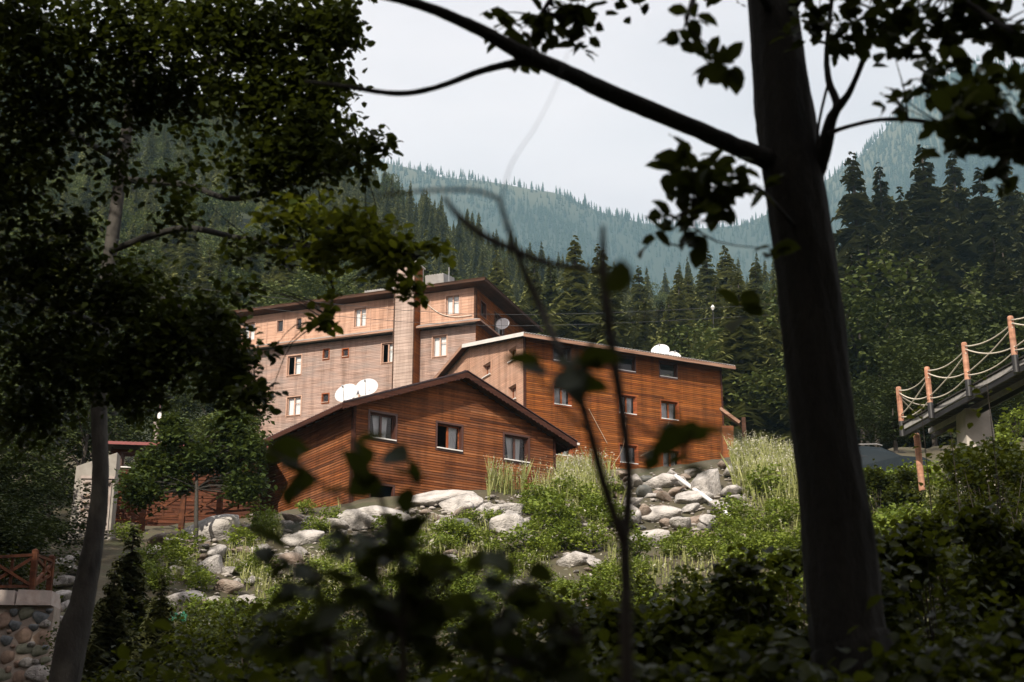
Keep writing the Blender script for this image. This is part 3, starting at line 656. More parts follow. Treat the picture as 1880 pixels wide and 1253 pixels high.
# --- satellite dishes ---------------------------------------------------------
def dish(pos, r, aim, label, foot):
    t = tag(empty('satellite_dish', pos), label, 'satellite dish', 'white satellite dishes on the roofs')
    aim = Vector(aim).normalized(); q = aim.to_track_quat('Z', 'Y').to_matrix()
    mb = MB(); vs = []; fs = []; nr, ns = 5, 28; c = Vector((0, 0, foot + r * 0.8))
    for side in (0, 1):
        b = len(vs)
        for i in range(nr + 1):
            for j in range(ns):
                rr = r * max(0.02, i / nr); a = 2 * math.pi * j / ns
                vs.append(c + q @ Vector((rr * math.cos(a) * 0.94, rr * math.sin(a), 0.20 * r * (i / nr) ** 2 - side * 0.02)))
        fs += [(b + i * ns + j, b + i * ns + (j + 1) % ns, b + (i + 1) * ns + (j + 1) % ns, b + (i + 1) * ns + j) for i in range(nr) for j in range(ns)]
    k = (nr + 1) * ns; e = nr * ns
    fs += [(e + j, e + (j + 1) % ns, k + e + (j + 1) % ns, k + e + j) for j in range(ns)]
    mb.add(vs, fs); mb.build('reflector', dish_white, t, smooth=True)
    mb = MB(); tip = c + aim * (r * 0.95) + Vector((0, 0, -0.1 * r))
    mb.tube([c + q @ Vector((0, -r * 0.9, 0.15 * r)), tip], 0.015, 6); arm = mb.build('arm', grey_metal, t)
    mb = MB(); mb.tube([tip - aim * 0.02, tip + aim * 0.10], [0.035, 0.05], 8); mb.build('receiver', grey_metal, arm)
    mb = MB(); mb.tube([(0, 0, -0.25), (0, 0, foot + r * 0.6), c - aim * 0.06], 0.03, 8); mb.build('mount', grey_metal, t)
    return t
def loc(b, x, y, z):
    return b.location + Matrix.Rotation(b.rotation_euler.z, 3, 'Z') @ Vector((x, y, z))
dish(loc(lodge, 0.42, 1.5, lz(0.42) - 0.02), 0.54, (-0.25, -0.85, 0.5), 'left of the two white dishes side by side on the small lodge roof', 0.12)
dish(loc(lodge, 1.22, 1.2, lz(1.22) - 0.02), 0.52, (-0.1, -0.85, 0.5), 'right, higher one of the two white dishes side by side on the small lodge roof', 0.14)
dish(loc(midb, 10.9, 2.6, mz(2.6) - 0.02), 0.62, (-0.2, -0.85, 0.6), 'larger white dish near the far end of the guesthouse roof', 0.22)
dish(loc(midb, 12.0, 2.8, mz(2.8) - 0.02), 0.5, (0.1, -0.85, 0.6), 'smaller white dish beside the larger one at the end of the guesthouse roof', 0.12)
dish(loc(hotel, 3.2, -0.75, 6.75), 0.52, (-0.2, -0.9, 0.4), 'white dish on the hotel balcony beside the shaded side windows', 0.05)

# --- cables -------------------------------------------------------------------
def cable(name, pts, r, mat, label, cat='cable', grp=None):
    mb = MB(); mb.tube(catmull(pts, 6), r, 6); o = mb.build(name, mat, smooth=True); return tag(o, label, cat, grp)
cable('cable', [loc(hotel, UP - 0.05, 3.9, 8.6), loc(hotel, UP - 0.08, 3.3, 7.9), loc(hotel, UP - 0.08, 2.4, 7.25), loc(hotel, UP - 0.09, 1.3, 6.95), loc(hotel, UP - 0.08, 0.2, 6.95)], 0.028, cable_m, 'pale cable drooping across the top storey of the hotel')
for dz, nm in ((0, 'upper'), (-0.8, 'lower')):
    a, b = P(150, 505, 80), P(1420, 560, 100); a.z += dz; b.z += dz; m_ = (a + b) / 2; m_.z -= 1.6
    cable('power_line', [a, m_, b], 0.014, wire_m, nm + ' thin overhead wire strung in front of the hotel roof', 'wire')
for i, (x0, z0, x1, z1, lb) in enumerate(((4.1, 3.6, 5.2, 1.6, 'straight pale stalk leaning on the guesthouse wall'), (6.6, 3.5, 5.4, 0.2, 'bent pale cable under the middle guesthouse window'), (9.6, 3.5, 7.4, 1.1, 'curved pale cable hanging below the end guesthouse window'))):
    p0, p2 = loc(midb, x0, -0.12, z0), loc(midb, x1, -0.3, z1); p1 = (p0 + p2) / 2 + Vector((0.25, 0, -0.35)) * (i > 0)
    cable('wall_cable', [p0, p1, p2], 0.018, dry_m, lb)

# ------------------------------------------------------------------ left side: cabin, gate pillar, walls, fences
CO = P(192, 968, 60)
cabin = tag(empty('wooden_cabin', CO, math.radians(8)), 'dark reddish plank cabin with red roof edge, half hidden behind the thin tree', 'cabin')
cw = (0.45, 1.12, 2.55, 3.25)
cladding('cladding', FA, 0, 6.2, -0.9, 3.5, [cw], wood_cabin, cabin, 0.16, seed=21)
window(cabin, FA, *cw, frame_dark, frame_dark, curtains=None, mull=False, case_w=0.07)
mb = MB(); mb.box(0, 6.2, 3.9, 4, -0.9, 3.5); mb.box(-0.02, 0.06, 0.0, 3.9, -0.9, 3.5); mb.box(6.1, 6.2, 0, 3.9, -0.9, 3.5); mb.build('rear_wall', inner_dark, cabin)
roof_slab('roof', [(-0.6, -0.6, 3.62), (6.7, -0.6, 3.62), (6.7, 4.4, 4.3), (-0.6, 4.4, 4.3)], 0.04, roof_brown, cabin, 0.02, wl=0.2)
plank_strip('fascia', (-0.6, -0.62, 3.54), (6.7, -0.62, 3.54), 0.03, 0.13, plain('red_trim', (0.22, 0.05, 0.045), 0.5), cabin)
for x, h, r_ in ((1.75, 0.95, 0.10), (2.12, 1.05, 0.12)):
    mb = MB(); mb.tube([(x, 0.6, 3.7), (x, 0.6, 3.8 + h)], r_, 10); mb.tube([(x, 0.6, 3.8 + h), (x, 0.6, 3.88 + h)], r_ * 1.35, 10)
    mb.build('chimney', coping_m, cabin, smooth=False)
mb = MB(); mb.tube([(1.86, 0.5, 3.7), (1.86, 0.5, 6.0)], 0.03, 6); ms_ = mb.build('mast', roof_brown, cabin)
mb = MB(); mb.box(1.78, 1.94, 0.42, 0.47, 4.95, 5.25); mb.build('meter_box', white_paint, ms_)

def blob_stone(r, seed, flat=1.0, sub=2, facet=0.0):
    """an angular rock: a sphere cut by random planes"""
    rr = np.random.default_rng(seed)
    import bmesh
    bm = bmesh.new(); bmesh.ops.create_icosphere(bm, subdivisions=sub, radius=1.0)
    V = np.array([v.co[:] for v in bm.verts]); F = np.array([[v.index for v in f.verts] for f in bm.faces]); bm.free()
    for _ in range(13):
        nn = rr.normal(size=3); nn /= np.linalg.norm(nn); d = rr.uniform(0.42, 0.80)
        e = np.clip(V @ nn - d, 0, None); V = V - e[:, None] * nn * 0.92
    if facet:
        for k in range(3):
            s_ = 2.2 * 2.1 ** k; ph = rr.uniform(0, 6, 6)
            V = V * (1 + facet / (1.7 ** k) * (np.sin(V[:, 0] * s_ + ph[0] + 2 * np.sin(V[:, 1] * s_ * .7 + ph[1])) * np.sin(V[:, 2] * s_ * 1.1 + ph[2] + 1.5 * np.sin(V[:, 0] * s_ + ph[3])))[:, None])
    V += rr.normal(size=V.shape) * (0.012 if sub > 2 else 0.02)
    V *= r * np.array([rr.uniform(0.85, 1.25), rr.uniform(0.8, 1.1), flat * rr.uniform(0.7, 0.95)])
    return V, F
ROCKS = [mesh_np('boulder', *blob_stone(1.0, 40 + i, 0.9, 3, 0.09), [rock_m, rock_m, rock_tan, rock_m, rock_m, rock_tan, rock_dark, rock_m][i]) for i in range(8)]
def rock_obj(name, me, p, s, rz=0, tilt=0.2, parent=None):
    o = bpy.data.objects.new(name, me); link(o, parent); o.location = p
    o.scale = s if hasattr(s, '__len__') else (s, s, s); o.rotation_euler = (R.uniform(-tilt, tilt), R.uniform(-tilt, tilt), rz); return o

# gate pillar: plaster border round a panel of rough stones
GP = P(124, 1003, 52)
pil = tag(empty('stone_pillar', GP, math.radians(4)), 'plastered gate pillar with panel of rough stones, behind the thin tree trunk', 'pillar')
mb = MB(); mb.add([(0, 0, 0.55), (1.5, 0, 0.55), (1.5, 0.7, 0.55), (0, 0.7, 0.55), (0.04, 0, 3.0), (1.5, 0, 3.55), (1.5, 0.7, 3.55), (0.04, 0.7, 3.0)],
                  [(0, 3, 2, 1), (4, 5, 6, 7), (0, 1, 5, 4), (1, 2, 6, 5), (2, 3, 7, 6), (3, 0, 4, 7)]); mb.build('plaster_body', plaster, pil)
mb = MB(); mb.add([(-.03, -0.25, -0.4), (1.6, -0.25, -0.4), (1.6, 0.8, -0.4), (-.03, 0.8, -0.4), (0.0, -0.2, 0.56), (1.55, -0.2, 0.56), (1.55, 0.75, 0.56), (0.0, 0.75, 0.56)],
                  [(0, 3, 2, 1), (4, 5, 6, 7), (0, 1, 5, 4), (1, 2, 6, 5), (2, 3, 7, 6), (3, 0, 4, 7)]); mb.build('plinth', plaster, pil)
mb = MB(); mb.box(0.26, 1.5, -0.10, -0.003, 2.52, 2.62); mb.box(0.30, 1.4, -0.045, -0.003, 0.60, 2.52); mb.build('panel_back', coping_m, pil)
STM = [mesh_np('stone', *blob_stone(1.0, 90 + i, 0.9, 1), [rock_tan, rock_tan, stone_brown, rock_tan][i]) for i in range(4)]
z = 0.72; k = 0
while z < 2.45:
    u = 0.40 + R.uniform(-.04, .06); h = R.uniform(0.22, 0.32)
    while u < 1.36:
        w = R.uniform(0.22, 0.36)
        rock_obj('stone', STM[k % 4], (u + w / 2 - 0.06, -0.045, z + h / 2), (w * 0.62, 0.15, h * 0.58), 0, 0.35, pil); u += w; k += 1
    z += h
# rubble-stone retaining walls at the lower left, with coping slabs
SW = P(-60, 1262, 35)
wall1 = tag(empty('stone_wall', SW, math.radians(3)), 'cobble stone retaining wall with pale slab coping, lowest corner by the fence post', 'stone wall')
wt = P(40, 1112, 35).z - SW.z; wlen = 1.85
mb = MB(); mb.box(-1.0, wlen, 0.05, 0.7, -2.0, wt); mb.build('mortar_bed', mortar, wall1)
CST = [mesh_np('stone', *blob_stone(1.0, 120 + i, 1.0, 2), [stone_blue, stone_brown, stone_green, stone_brown, rock_m][i], smooth=True) for i in range(5)]
done = []
for r_ in [0.21] * 14 + [0.17] * 30 + [0.135] * 70 + [0.10] * 160 + [0.075] * 220:      # big stones first, smaller ones fill the gaps
    for _ in range(14):
        u = R.uniform(-0.9, wlen - 0.08); z = R.uniform(-0.55, wt - 0.08)
        if z + r_ > wt - 0.01: continue
        if all((u - a) ** 2 + (z - b) ** 2 > ((r_ + c) * 0.93) ** 2 for a, b, c in done):
            done.append((u, z, r_)); rock_obj('stone', CST[R.randrange(5)], (u, 0.05, z), (r_ * R.uniform(1.5, 1.75), 0.16, r_ * R.uniform(1.4, 1.65)), 0, 0.35, wall1); break
u = -1.0
for w in (1.15, 0.8, 0.9):
    mb = MB(); e = R.uniform(-0.02, 0.02); mb.add([(u, -0.10, wt + e), (u + w - .03, -0.12, wt + e * .5), (u + w - .03, 0.8, wt), (u, 0.8, wt), (u + 0.03, -0.08, wt + 0.38 + e), (u + w - 0.05, -0.09, wt + 0.36), (u + w - 0.06, 0.78, wt + 0.36), (u + .02, 0.78, wt + 0.38)],
          [(0, 3, 2, 1), (4, 5, 6, 7), (0, 1, 5, 4), (1, 2, 6, 5), (2, 3, 7, 6), (3, 0, 4, 7)]); mb.build('coping_slab', coping_m, wall1); u += w
# dry stone stack between the wall and the pillar
stk = tag(empty('stone_stack', P(128, 1120, 42)), 'dry stacked wall of mixed grey stones between the gate pillar and lower wall', 'stone wall')
base = P(128, 1120, 42)
for (px, py, sx, sz) in [(150, 1018, 30, 16), (118, 1034, 26, 22), (140, 1048, 30, 14), (108, 1070, 24, 20), (130, 1068, 26, 16), (112, 1094, 28, 18), (100, 1115, 24, 18), (122, 1112, 20, 22), (86, 1140, 22, 20), (108, 1138, 26, 16),
                         (128, 1132, 18, 14), (82, 1168, 18, 22), (70, 1140, 16, 16), (150, 1040, 16, 12), (92, 1095, 14, 12), (145, 1085, 16, 14), (76, 1195, 20, 16), (98, 1172, 18, 18), (60, 1215, 22, 18), (86, 1222, 20, 18)]:
    g_ = G(px, py + 6); Y = g_.y - 0.35; p = P(px, py, Y); f_ = Y / FPX
    rock_obj('stone', ROCKS[R.choice([0, 1, 3, 4, 2, 6, 7])], p - base, (sx * f_ * 0.72, sx * f_ * 0.8, sz * f_ * 0.95), R.uniform(0, 3), 0.15, stk)

# fences -----------------------------------------------------------------------
def fence(posts, hts, label, name='timber_fence', pw=0.20):
    root = tag(empty(name, posts[0]), label, 'fence'); o = posts[0]
    for p, h in zip(posts, hts):
        mb = MB(); q = p - o; mb.box(q.x - pw / 2, q.x + pw / 2, q.y - pw / 2, q.y + pw / 2, q.z - 0.5, q.z + h, 0.4)
        mb.add([(q.x - pw / 2, q.y - pw / 2, q.z + h), (q.x + pw / 2, q.y - pw / 2, q.z + h), (q.x + pw / 2, q.y + pw / 2, q.z + h), (q.x - pw / 2, q.y + pw / 2, q.z + h), (q.x, q.y, q.z + h + 0.05)], [(0, 1, 4), (1, 2, 4), (2, 3, 4), (3, 0, 4)], .4)
        mb.build('post', wood_fence, root)
    for (p, h), (q, g) in zip(list(zip(posts, hts))[:-1], list(zip(posts, hts))[1:]):
        a, b = p - o, q - o; d = (b - a).normalized() * (pw / 2)
        t0, t1 = a + d + Vector((0, 0, h - 0.12)), b - d + Vector((0, 0, g - 0.12)); b0, b1 = a + d + Vector((0, 0, 0.14)), b - d + Vector((0, 0, 0.14))
        for nm, u, v, oy in (('rail', t0, t1, 0.0), ('brace', t0 - Vector((0, 0, .06)), b1, -0.045), ('brace', b0, t1 - Vector((0, 0, .06)), 0.045), ('rail', b0 - Vector((0, 0, .04)), b1 - Vector((0, 0, .04)), 0.0)):
            mb = MB(); w_ = Vector((0, oy, 0)); mb.bar(u + w_, v + w_, 0.07, 0.075, 0.6); mb.build(nm, wood_fence, root)
        m0, m1 = (t0 + t1) / 2, (b0 + b1) / 2
        mb = MB(); mb.bar(m1 + Vector((0, 0.11, 0)), m0 + Vector((0, 0.11, -0.04)), 0.08, 0.06, 0.5); mb.build('baluster', wood_fence, root)
    return root
fence([P(186, 966, 54.5), P(261, 958, 54), P(334, 952, 53.3), P(402, 946, 52.6), P(470, 940, 52)], [1.15, 1.22, 1.05, 0.86, 0.8], 'reddish cross-braced timber fence in front of the plank cabin')
fence([P(-30, 1085, 35.6), P(58, 1084, 36.4), P(92, 1062, 39)], [0.95, 1.02, 0.6], 'reddish cross-braced timber fence on top of the cobble wall', pw=0.14)

# ------------------------------------------------------------------ rubble bank
MAJOR = [(1222, 878, 48, 30, 0, 'broad pale boulder at the top of the rubble, beside an upright one'), (1304, 882, 36, 50, 1, 'upright pale boulder standing at the end of the rubble by the tall weeds'),
         (1266, 912, 40, 22, 3, 'flat pinkish boulder wedged between pale rocks near the white pipe'), (1215, 940, 52, 30, 4, 'low wide grey boulder below the pale ones near the white pipe'), (1292, 948, 26, 20, 2, 'tan stone at the lower end of the white pipe'),
         (700, 940, 66, 26, 0, 'long flat pale slab lying before the lodge corner'), (790, 915, 58, 20, 3, 'long pale slab under the middle lodge window'), (852, 916, 40, 28, 4, 'rounded pale boulder in front of the lodge wall'), (935, 932, 34, 22, 1, 'grey boulder half under the weeds below the lodge'),
         (940, 965, 40, 26, 7, 'smooth grey boulder low in the weeds below the lodge'), (392, 962, 66, 42, 4, 'big lichen covered boulder at the end of the timber fence'), (386, 1032, 24, 26, 1, 'square grey block standing on the dark slope'),
         (524, 1022, 34, 22, 2, 'wedge shaped tan rock alone among the weeds'), (412, 1080, 26, 20, 5, 'rounded tan stone on the dark slope'), (340, 1095, 40, 24, 0, 'pale split rock low on the dark slope'), (446, 1102, 20, 16, 3, 'small pale stone beneath the rounded tan one'),
         (300, 990, 40, 18, 5, 'flat tan slab just below the timber fence'), (650, 955, 40, 22, 7, 'grey rock left of the long flat slab'), (1060, 1020, 44, 30, 0, 'pale rock low in the weeds behind the forked sapling'), (560, 985, 40, 24, 4, 'pale rock in weeds left of the lodge corner'),
         (1180, 985, 44, 24, 3, 'pale flat rock below the low wide boulder'), (1760, 868, 34, 20, 0, 'bright pale rock under the rope bridge steps')]
for px, py, rx, rz_, mi, lb in MAJOR:
    g = G(px, py + rz_ * 0.7); f_ = (g.y * CP + (g.z - EYE) * SP) / FPX
    o = rock_obj('boulder', ROCKS[mi], g + Vector((0, 0.15, rz_ * f_ * 0.35)), (rx * f_ * (1.25 if px < 1000 else 1.05), rx * f_ * 0.8, rz_ * f_ * (1.55 if px < 1000 else 1.3)), R.uniform(-0.4, 0.4), 0.18)
    tag(o, lb, 'boulder', 'boulders of the rubble bank')
spots = [(1132, 903, 26), (1160, 925, 24), (1185, 905, 24), (1150, 960, 28), (1205, 985, 24), (1252, 968, 26), (1292, 985, 22), (1322, 932, 24), (1335, 962, 22), (1170, 884, 24), (1140, 872, 20), (1272, 872, 20), (1338, 905, 20), (1235, 905, 22), (1180, 945, 22), (1115, 930, 20), (1265, 940, 20), (1310, 968, 18), (1222, 915, 18), (1120, 890, 18),
         (345, 1010, 22), (360, 1060, 22), (420, 1050, 20), (330, 1050, 18), (390, 1110, 22), (300, 1060, 20), (470, 1010, 20), (320, 1000, 24), (440, 1070, 18), (280, 1010, 22)]
for _ in range(250):
    t = R.random(); px = 290 + 1090 * R.random(); top = np.interp(px, [290, 450, 600, 700, 900, 1050, 1200, 1330, 1400], [985, 955, 950, 945, 915, 900, 868, 850, 870])
    py = top + abs(R.gauss(0, 1)) * (95 if px < 620 else 75); spots.append((px, py, min(26, 5 + R.expovariate(1 / 6.5))))
for px, py, r_ in spots:
    g = G(px, py + r_ * 0.4); f_ = (g.y * CP) / FPX; s = r_ * f_
    o = rock_obj('rubble_stone', ROCKS[R.choice([0, 1, 3, 4, 2, 7, 5, 6])], g + Vector((0, 0, s * 0.35)), (s * R.uniform(.9, 1.5), s, s * R.uniform(.7, 1)), R.uniform(0, 6), 0.5)
    zn = ('on the dark slope under the timber fence' if px < 440 else 'among weeds left of the lodge corner' if px < 640 else 'along the front of the small lodge' if px < 900 else 'in the weeds behind the forked sapling' if px < 1100 else 'in the pale heap around the white pipe' if px < 1345 else 'under the tall weeds beside the big trunk')
    tag(o, ('loose stone ' if r_ < 17 else 'larger loose rock ') + zn, 'stone', ('loose stones ' if r_ < 17 else 'larger loose rocks ') + zn)
# gravel and broken stone filling the bank
def gravel():
    Vs, Fs = [], []; base = [blob_stone(1.0, 700 + i, 0.8, 1) for i in range(5)]; k = 0
    for _ in range(2600):
        px = R.uniform(290, 1400); top = np.interp(px, [290, 450, 600, 700, 900, 1050, 1200, 1330, 1400], [985, 955, 950, 945, 915, 900, 868, 850, 870]); py = top + abs(R.gauss(0, 1)) * 75
        if 1110 < px < 1350 and R.random() < .5: py = R.uniform(865, 1000)
        g = G_fast(px, py); s = min(0.2, 0.04 + R.expovariate(1 / 0.045)); v, f = base[R.randrange(5)]; a = R.uniform(0, 6.28); c, d = math.cos(a), math.sin(a)
        v = v * s * np.array([1.2, 1, .8]); v = np.c_[v[:, 0] * c - v[:, 1] * d, v[:, 0] * d + v[:, 1] * c, v[:, 2]] + np.array([g[0], g[1], g[2] + s * .3]); Vs.append(v); Fs.append(f + k); k += len(v)
    tag(obj_np('rubble', np.concatenate(Vs), np.concatenate(Fs), rubble_m), 'fine broken stone spread over the rubble bank', 'rubble', kind='stuff')
# ground lookup table along lines of sight (so that thousands of small pieces can be set out quickly)
_gx = np.arange(280, 1900, 20); _gy = np.arange(770, 1180, 10); _tab = np.array([[G(a, b) for a in _gx] for b in _gy])
def G_fast(px, py):
    fx_ = min(max((px - 280) / 20, 0), len(_gx) - 1.001); fy_ = min(max((py - 770) / 10, 0), len(_gy) - 1.001); i, j = int(fx_), int(fy_); a, b = fx_ - i, fy_ - j
    cs = [_tab[j, i], _tab[j, i + 1], _tab[j + 1, i], _tab[j + 1, i + 1]]; ys = [c[1] for c in cs]
    g = cs[0] if max(ys) - min(ys) > 6 else (cs[0] * (1 - a) + cs[1] * a) * (1 - b) + (cs[2] * (1 - a) + cs[3] * a) * b
    return np.array([g[0], g[1], H1(g[0], g[1])])
gravel()
# pale pipe over the boulders, green sheet
pp = [P(a, b, y) for a, b, y in ((1240, 874, 57.6), (1256, 886, 57.1), (1275, 899, 56.4), (1302, 918, 55.3), (1325, 935, 54.4), (1345, 954, 53.6))]
mb = MB(); mb.tube(catmull(pp, 6), 0.085, 10); tag(mb.build('drain_pipe', pipe_m, smooth=True), 'bent white plastic pipe running down over the boulders', 'pipe')
g = G(325, 1160); mb = MB(); vs = []
for j in range(7):
    for i in range(9): vs.append((i * 0.07 - 0.28, j * 0.06 - 0.18 + 0.03 * math.sin(i * 2.1), 0.10 + 0.09 * math.sin(i * 1.3 + j) + 0.07 * math.cos(j * 1.9) + 0.03 * j))
mb.add(vs, [(j * 9 + i, j * 9 + i + 1, j * 9 + i + 10, j * 9 + i + 9) for j in range(6) for i in range(8)]); o = mb.build('plastic_sheet', green_sheet, smooth=True); o.location = g + Vector((0, -0.2, 0.15))
o.modifiers.new('thick', 'SOLIDIFY').thickness = 0.01; tag(o, 'crumpled green plastic sheet on the dark slope', 'plastic sheet')

# ------------------------------------------------------------------ right side: rope bridge, car, lean-to
bp = [P(1655, 776, 42.5), P(1708, 742, 40.6), P(1777, 700, 38.5), P(1863, 655, 36.3), P(1975, 598, 34.0)]
bridge = tag(empty('rope_footbridge', bp[0]), 'rising footbridge with reddish posts and sagging pale ropes at the edge of the trees', 'footbridge'); o0_ = bp[0]
PH = 1.14; posts = []
for i, p in enumerate(bp):
    q = p - o0_; mb = MB(); r_ = 0.085
    mb.tube([q, q + Vector((0, 0, PH - 0.03)), q + Vector((0, 0, PH))], [r_, r_, r_ * 0.7], 12, a=0.5); po = mb.build('post', wood_post, bridge, smooth=False)
    mb = MB(); mb.tube([q + Vector((0, 0, -0.45)), q + Vector((0, 0, 0.03))], r_ * 1.06, 12); mb.build('post_sleeve', black_metal, po)
def rope(a, b, sag):
    n = 14; pts = []
    for i in range(n + 1):
        t = i / n; c = a.lerp(b, t); c.z -= sag * 4 * t * (1 - t); pts.append(c)
    mb = MB(); mb.tube(pts, 0.021, 6); return mb.build('rope', rope_m, bridge, smooth=True)
for p, q in zip(bp[:-1], bp[1:]):
    a, b = p - o0_, q - o0_; off = Vector((0, -0.09, 0)); Z = lambda v, t: v + off + Vector((0, 0, PH * t))
    rope(Z(a, 0.88), Z(b, 0.80), 0.16); rope(Z(a, 0.80), Z(b, 0.22), 0.16); rope(Z(a, 0.20), Z(b, 0.70), 0.07); rope(Z(a, 0.13), Z(b, 0.13), 0.16)
rope(bp[0] - o0_ + Vector((0, 0.05, PH * .8)), bp[0] - o0_ + Vector((1.3, 1.4, 0.95)), 0.12); rope(bp[0] - o0_ + Vector((0, 0.05, PH * .75)), bp[0] - o0_ + Vector((0.9, 1.2, 0.55)), 0.03)
dirv = (bp[-1] - bp[0]).normalized(); side = Vector((-dirv.y, dirv.x, 0)).normalized()
if side.y < 0: side = -side
for k in range(2):
    s_ = side * (0.06 + k * 1.0); mb = MB(); mb.bar(bp[0] - o0_ + s_ - dirv * 0.2 + Vector((0, 0, -0.16)), bp[-1] - o0_ + s_ + Vector((0, 0, -0.16)), 0.07, 0.15); mb.build('stringer', deck_edge, bridge)
    mb = MB(); mb.bar(bp[0] - o0_ + s_ - dirv * 0.1 + Vector((0, 0.01, -0.37)), bp[-1] - o0_ + s_ + Vector((0, 0.01, -0.31)), 0.06, 0.14); mb.build('beam', black_metal, bridge)
L_ = (bp[-1] - bp[0]).length; n = int(L_ / 0.24)
plm = None
for i in range(n):
    c = bp[0] - o0_ + dirv * (0.12 + i * 0.24) + Vector((0, 0, -0.045)); mb = MB(); mb.bar(c + side * -0.02, c + side * 1.12, 0.21, 0.04, 0.3); mb.build('deck_plank', asphalt_dark, bridge)
pc = P(1802, 800, 40.2) - o0_; h0 = P(1802, 738, 39.5).z - o0_.z
mb = MB(); mb.add([(pc.x - 0.55, pc.y, pc.z - 2.5), (pc.x + 0.52, pc.y, pc.z - 2.5), (pc.x + 0.52, pc.y + 1.0, pc.z - 2.5), (pc.x - 0.55, pc.y + 1.0, pc.z - 2.5), (pc.x - 0.40, pc.y, h0), (pc.x + 0.34, pc.y, h0), (pc.x + 0.34, pc.y + 0.9, h0), (pc.x - 0.40, pc.y + 0.9, h0)],
                  [(0, 3, 2, 1), (4, 5, 6, 7), (0, 1, 5, 4), (1, 2, 6, 5), (2, 3, 7, 6), (3, 0, 4, 7)]); mb.build('pier', concrete, bridge)
sp_ = P(1687, 832, 43); mb = MB(); mb.tube([sp_ + Vector((0, 0, -1.2)), sp_ + Vector((-0.02, 0, 0.55)), sp_ + Vector((-0.02, 0, 0.62))], [0.10, 0.10, 0.06], 12, a=.5)
o = mb.build('timber_post', wood_post); tag(o, 'lone reddish round post below the first bridge post', 'post')

def car(loc_, rz, label):
    t = tag(empty('parked_car', loc_, rz), label, 'car')
    prof = [(-2.15, 0.55), (-2.2, 0.85), (-1.95, 0.98), (-1.15, 1.05), (-0.45, 1.46), (0.2, 1.53), (1.0, 1.50), (1.65, 1.36), (2.05, 1.02), (2.15, 0.7), (2.1, 0.5), (1.75, 0.38), (-1.85, 0.36)]
    mb = MB(); n = len(prof); ys = [-0.86, -0.80, -0.60, 0.60, 0.80, 0.86]; vs = []
    for y in ys:
        for x, z in prof:
            top = z > 1.1; sh = (0.0 if abs(y) < 0.7 else 0.04 if abs(y) < 0.82 else 0.14) if top else (0.0 if abs(y) < 0.7 else 0.01)
            yy = y * (0.80 if top else 1.0); vs.append((x * (0.985 if abs(y) > 0.82 else 1), yy, z - sh))
    fs = [(j * n + i, j * n + (i + 1) % n, (j + 1) * n + (i + 1) % n, (j + 1) * n + i) for j in range(len(ys) - 1) for i in range(n)]
    fs += [tuple(range(n)), tuple(range(5 * n + n - 1, 5 * n - 1, -1))]
    mb.add(vs, fs); mb.build('body', car_paint, t, smooth=False)
    for s in (-1, 1):
        mb = MB(); y = s * 0.80
        mb.add([(-0.95, y, 1.04), (1.55, y, 1.04), (1.25, y * 0.875, 1.33), (-0.42, y * 0.875, 1.33)], [(0, 1, 2, 3)]); mb.build('side_window', car_glass, t)
        mb = MB(); mb.tube([(-0.5, s * 0.6, 1.50), (-0.3, s * 0.6, 1.56), (1.0, s * 0.6, 1.56), (1.3, s * 0.6, 1.47)], 0.022, 6); mb.build('roof_rail', grey_metal, t)
        for x in (-1.35, 1.35):
            mb = MB(); mb.tube([(x, s * 0.66, 0.33), (x, s * 0.88, 0.33)], 0.33, 20); wh = mb.build('wheel', rubber, t)
            mb = MB(); mb.tube([(x, s * 0.86, 0.33), (x, s * 0.90, 0.33)], [0.21, 0.19], 14); mb.build('rim', grey_metal, wh)
        mb = MB(); mb.box(-2.20, -2.12, min(s * 0.45, s * 0.75), max(s * 0.45, s * 0.75), 0.72, 0.86); mb.build('headlight', white_paint, t)
    mb = MB(); mb.add([(-1.18, -0.66, 1.065), (-1.18, 0.66, 1.065), (-0.50, 0.58, 1.455), (-0.50, -0.58, 1.455)], [(0, 1, 2, 3)]); mb.build('windscreen', car_glass, t)
    return t
cy2 = min(np.arange(46, 60, 0.1), key=lambda q: abs(P(1590, 823, q).z - 1.56 - H1(P(1590, 823, q).x, q))); cp_ = P(1590, 823, float(cy2)); cp_.z -= 1.56
car(cp_, math.radians(176), 'dark teal parked car behind the big tree trunk, only its roof above the bushes')
# lean-to at the end of the guesthouse
sp2 = P(1328, 790, 74); shed = tag(empty('lean_to_shed', sp2, 0.0), 'small lean-to roof with one post at the end of the guesthouse', 'shed')
e1, e2 = P(1322, 750, 74) - sp2, P(1358, 776, 74) - sp2; rot = Matrix.Identity(3); e1, e2 = rot @ e1, rot @ e2
mb = MB(); mb.bar(e1, e2, 0.10, 0.16, 0.5); mb.build('barge_board', wood_fascia, shed)
roof_slab('roof', [e2 + Vector((0, 0.1, 0.07)), e2 + Vector((0.3, 1.2, 0.07)), e1 + Vector((0.3, 1.2, 0.07)), e1 + Vector((0, 0.1, 0.07))], 0.05, roof_brown, shed)
q_ = rot @ (P(1365, 772, 74) - sp2); mb = MB(); mb.bar(q_ + Vector((0, 0, -2.4)), q_ + Vector((0, 0, 0.15)), 0.2, 0.2, 0.5); mb.build('post', wood_soffit, shed)
mb = MB(); mb.box(e1.x + 0.1, e2.x - 0.3, 0.3, 1.1, -3, e2.z - 0.1, 0.4); mb.build('wall', wood_lodge, shed)
lp = P(1312, 640, 120); lamp = tag(empty('lamp_post', lp), 'tiny white lamp on a thin pole among the dark conifers', 'lamp post')
mb = MB(); hz_ = P(1312, 570, 120).z - lp.z; mb.tube([(0, 0, -6), (0, 0, hz_)], 0.03, 6); mb.build('pole', black_metal, lamp)
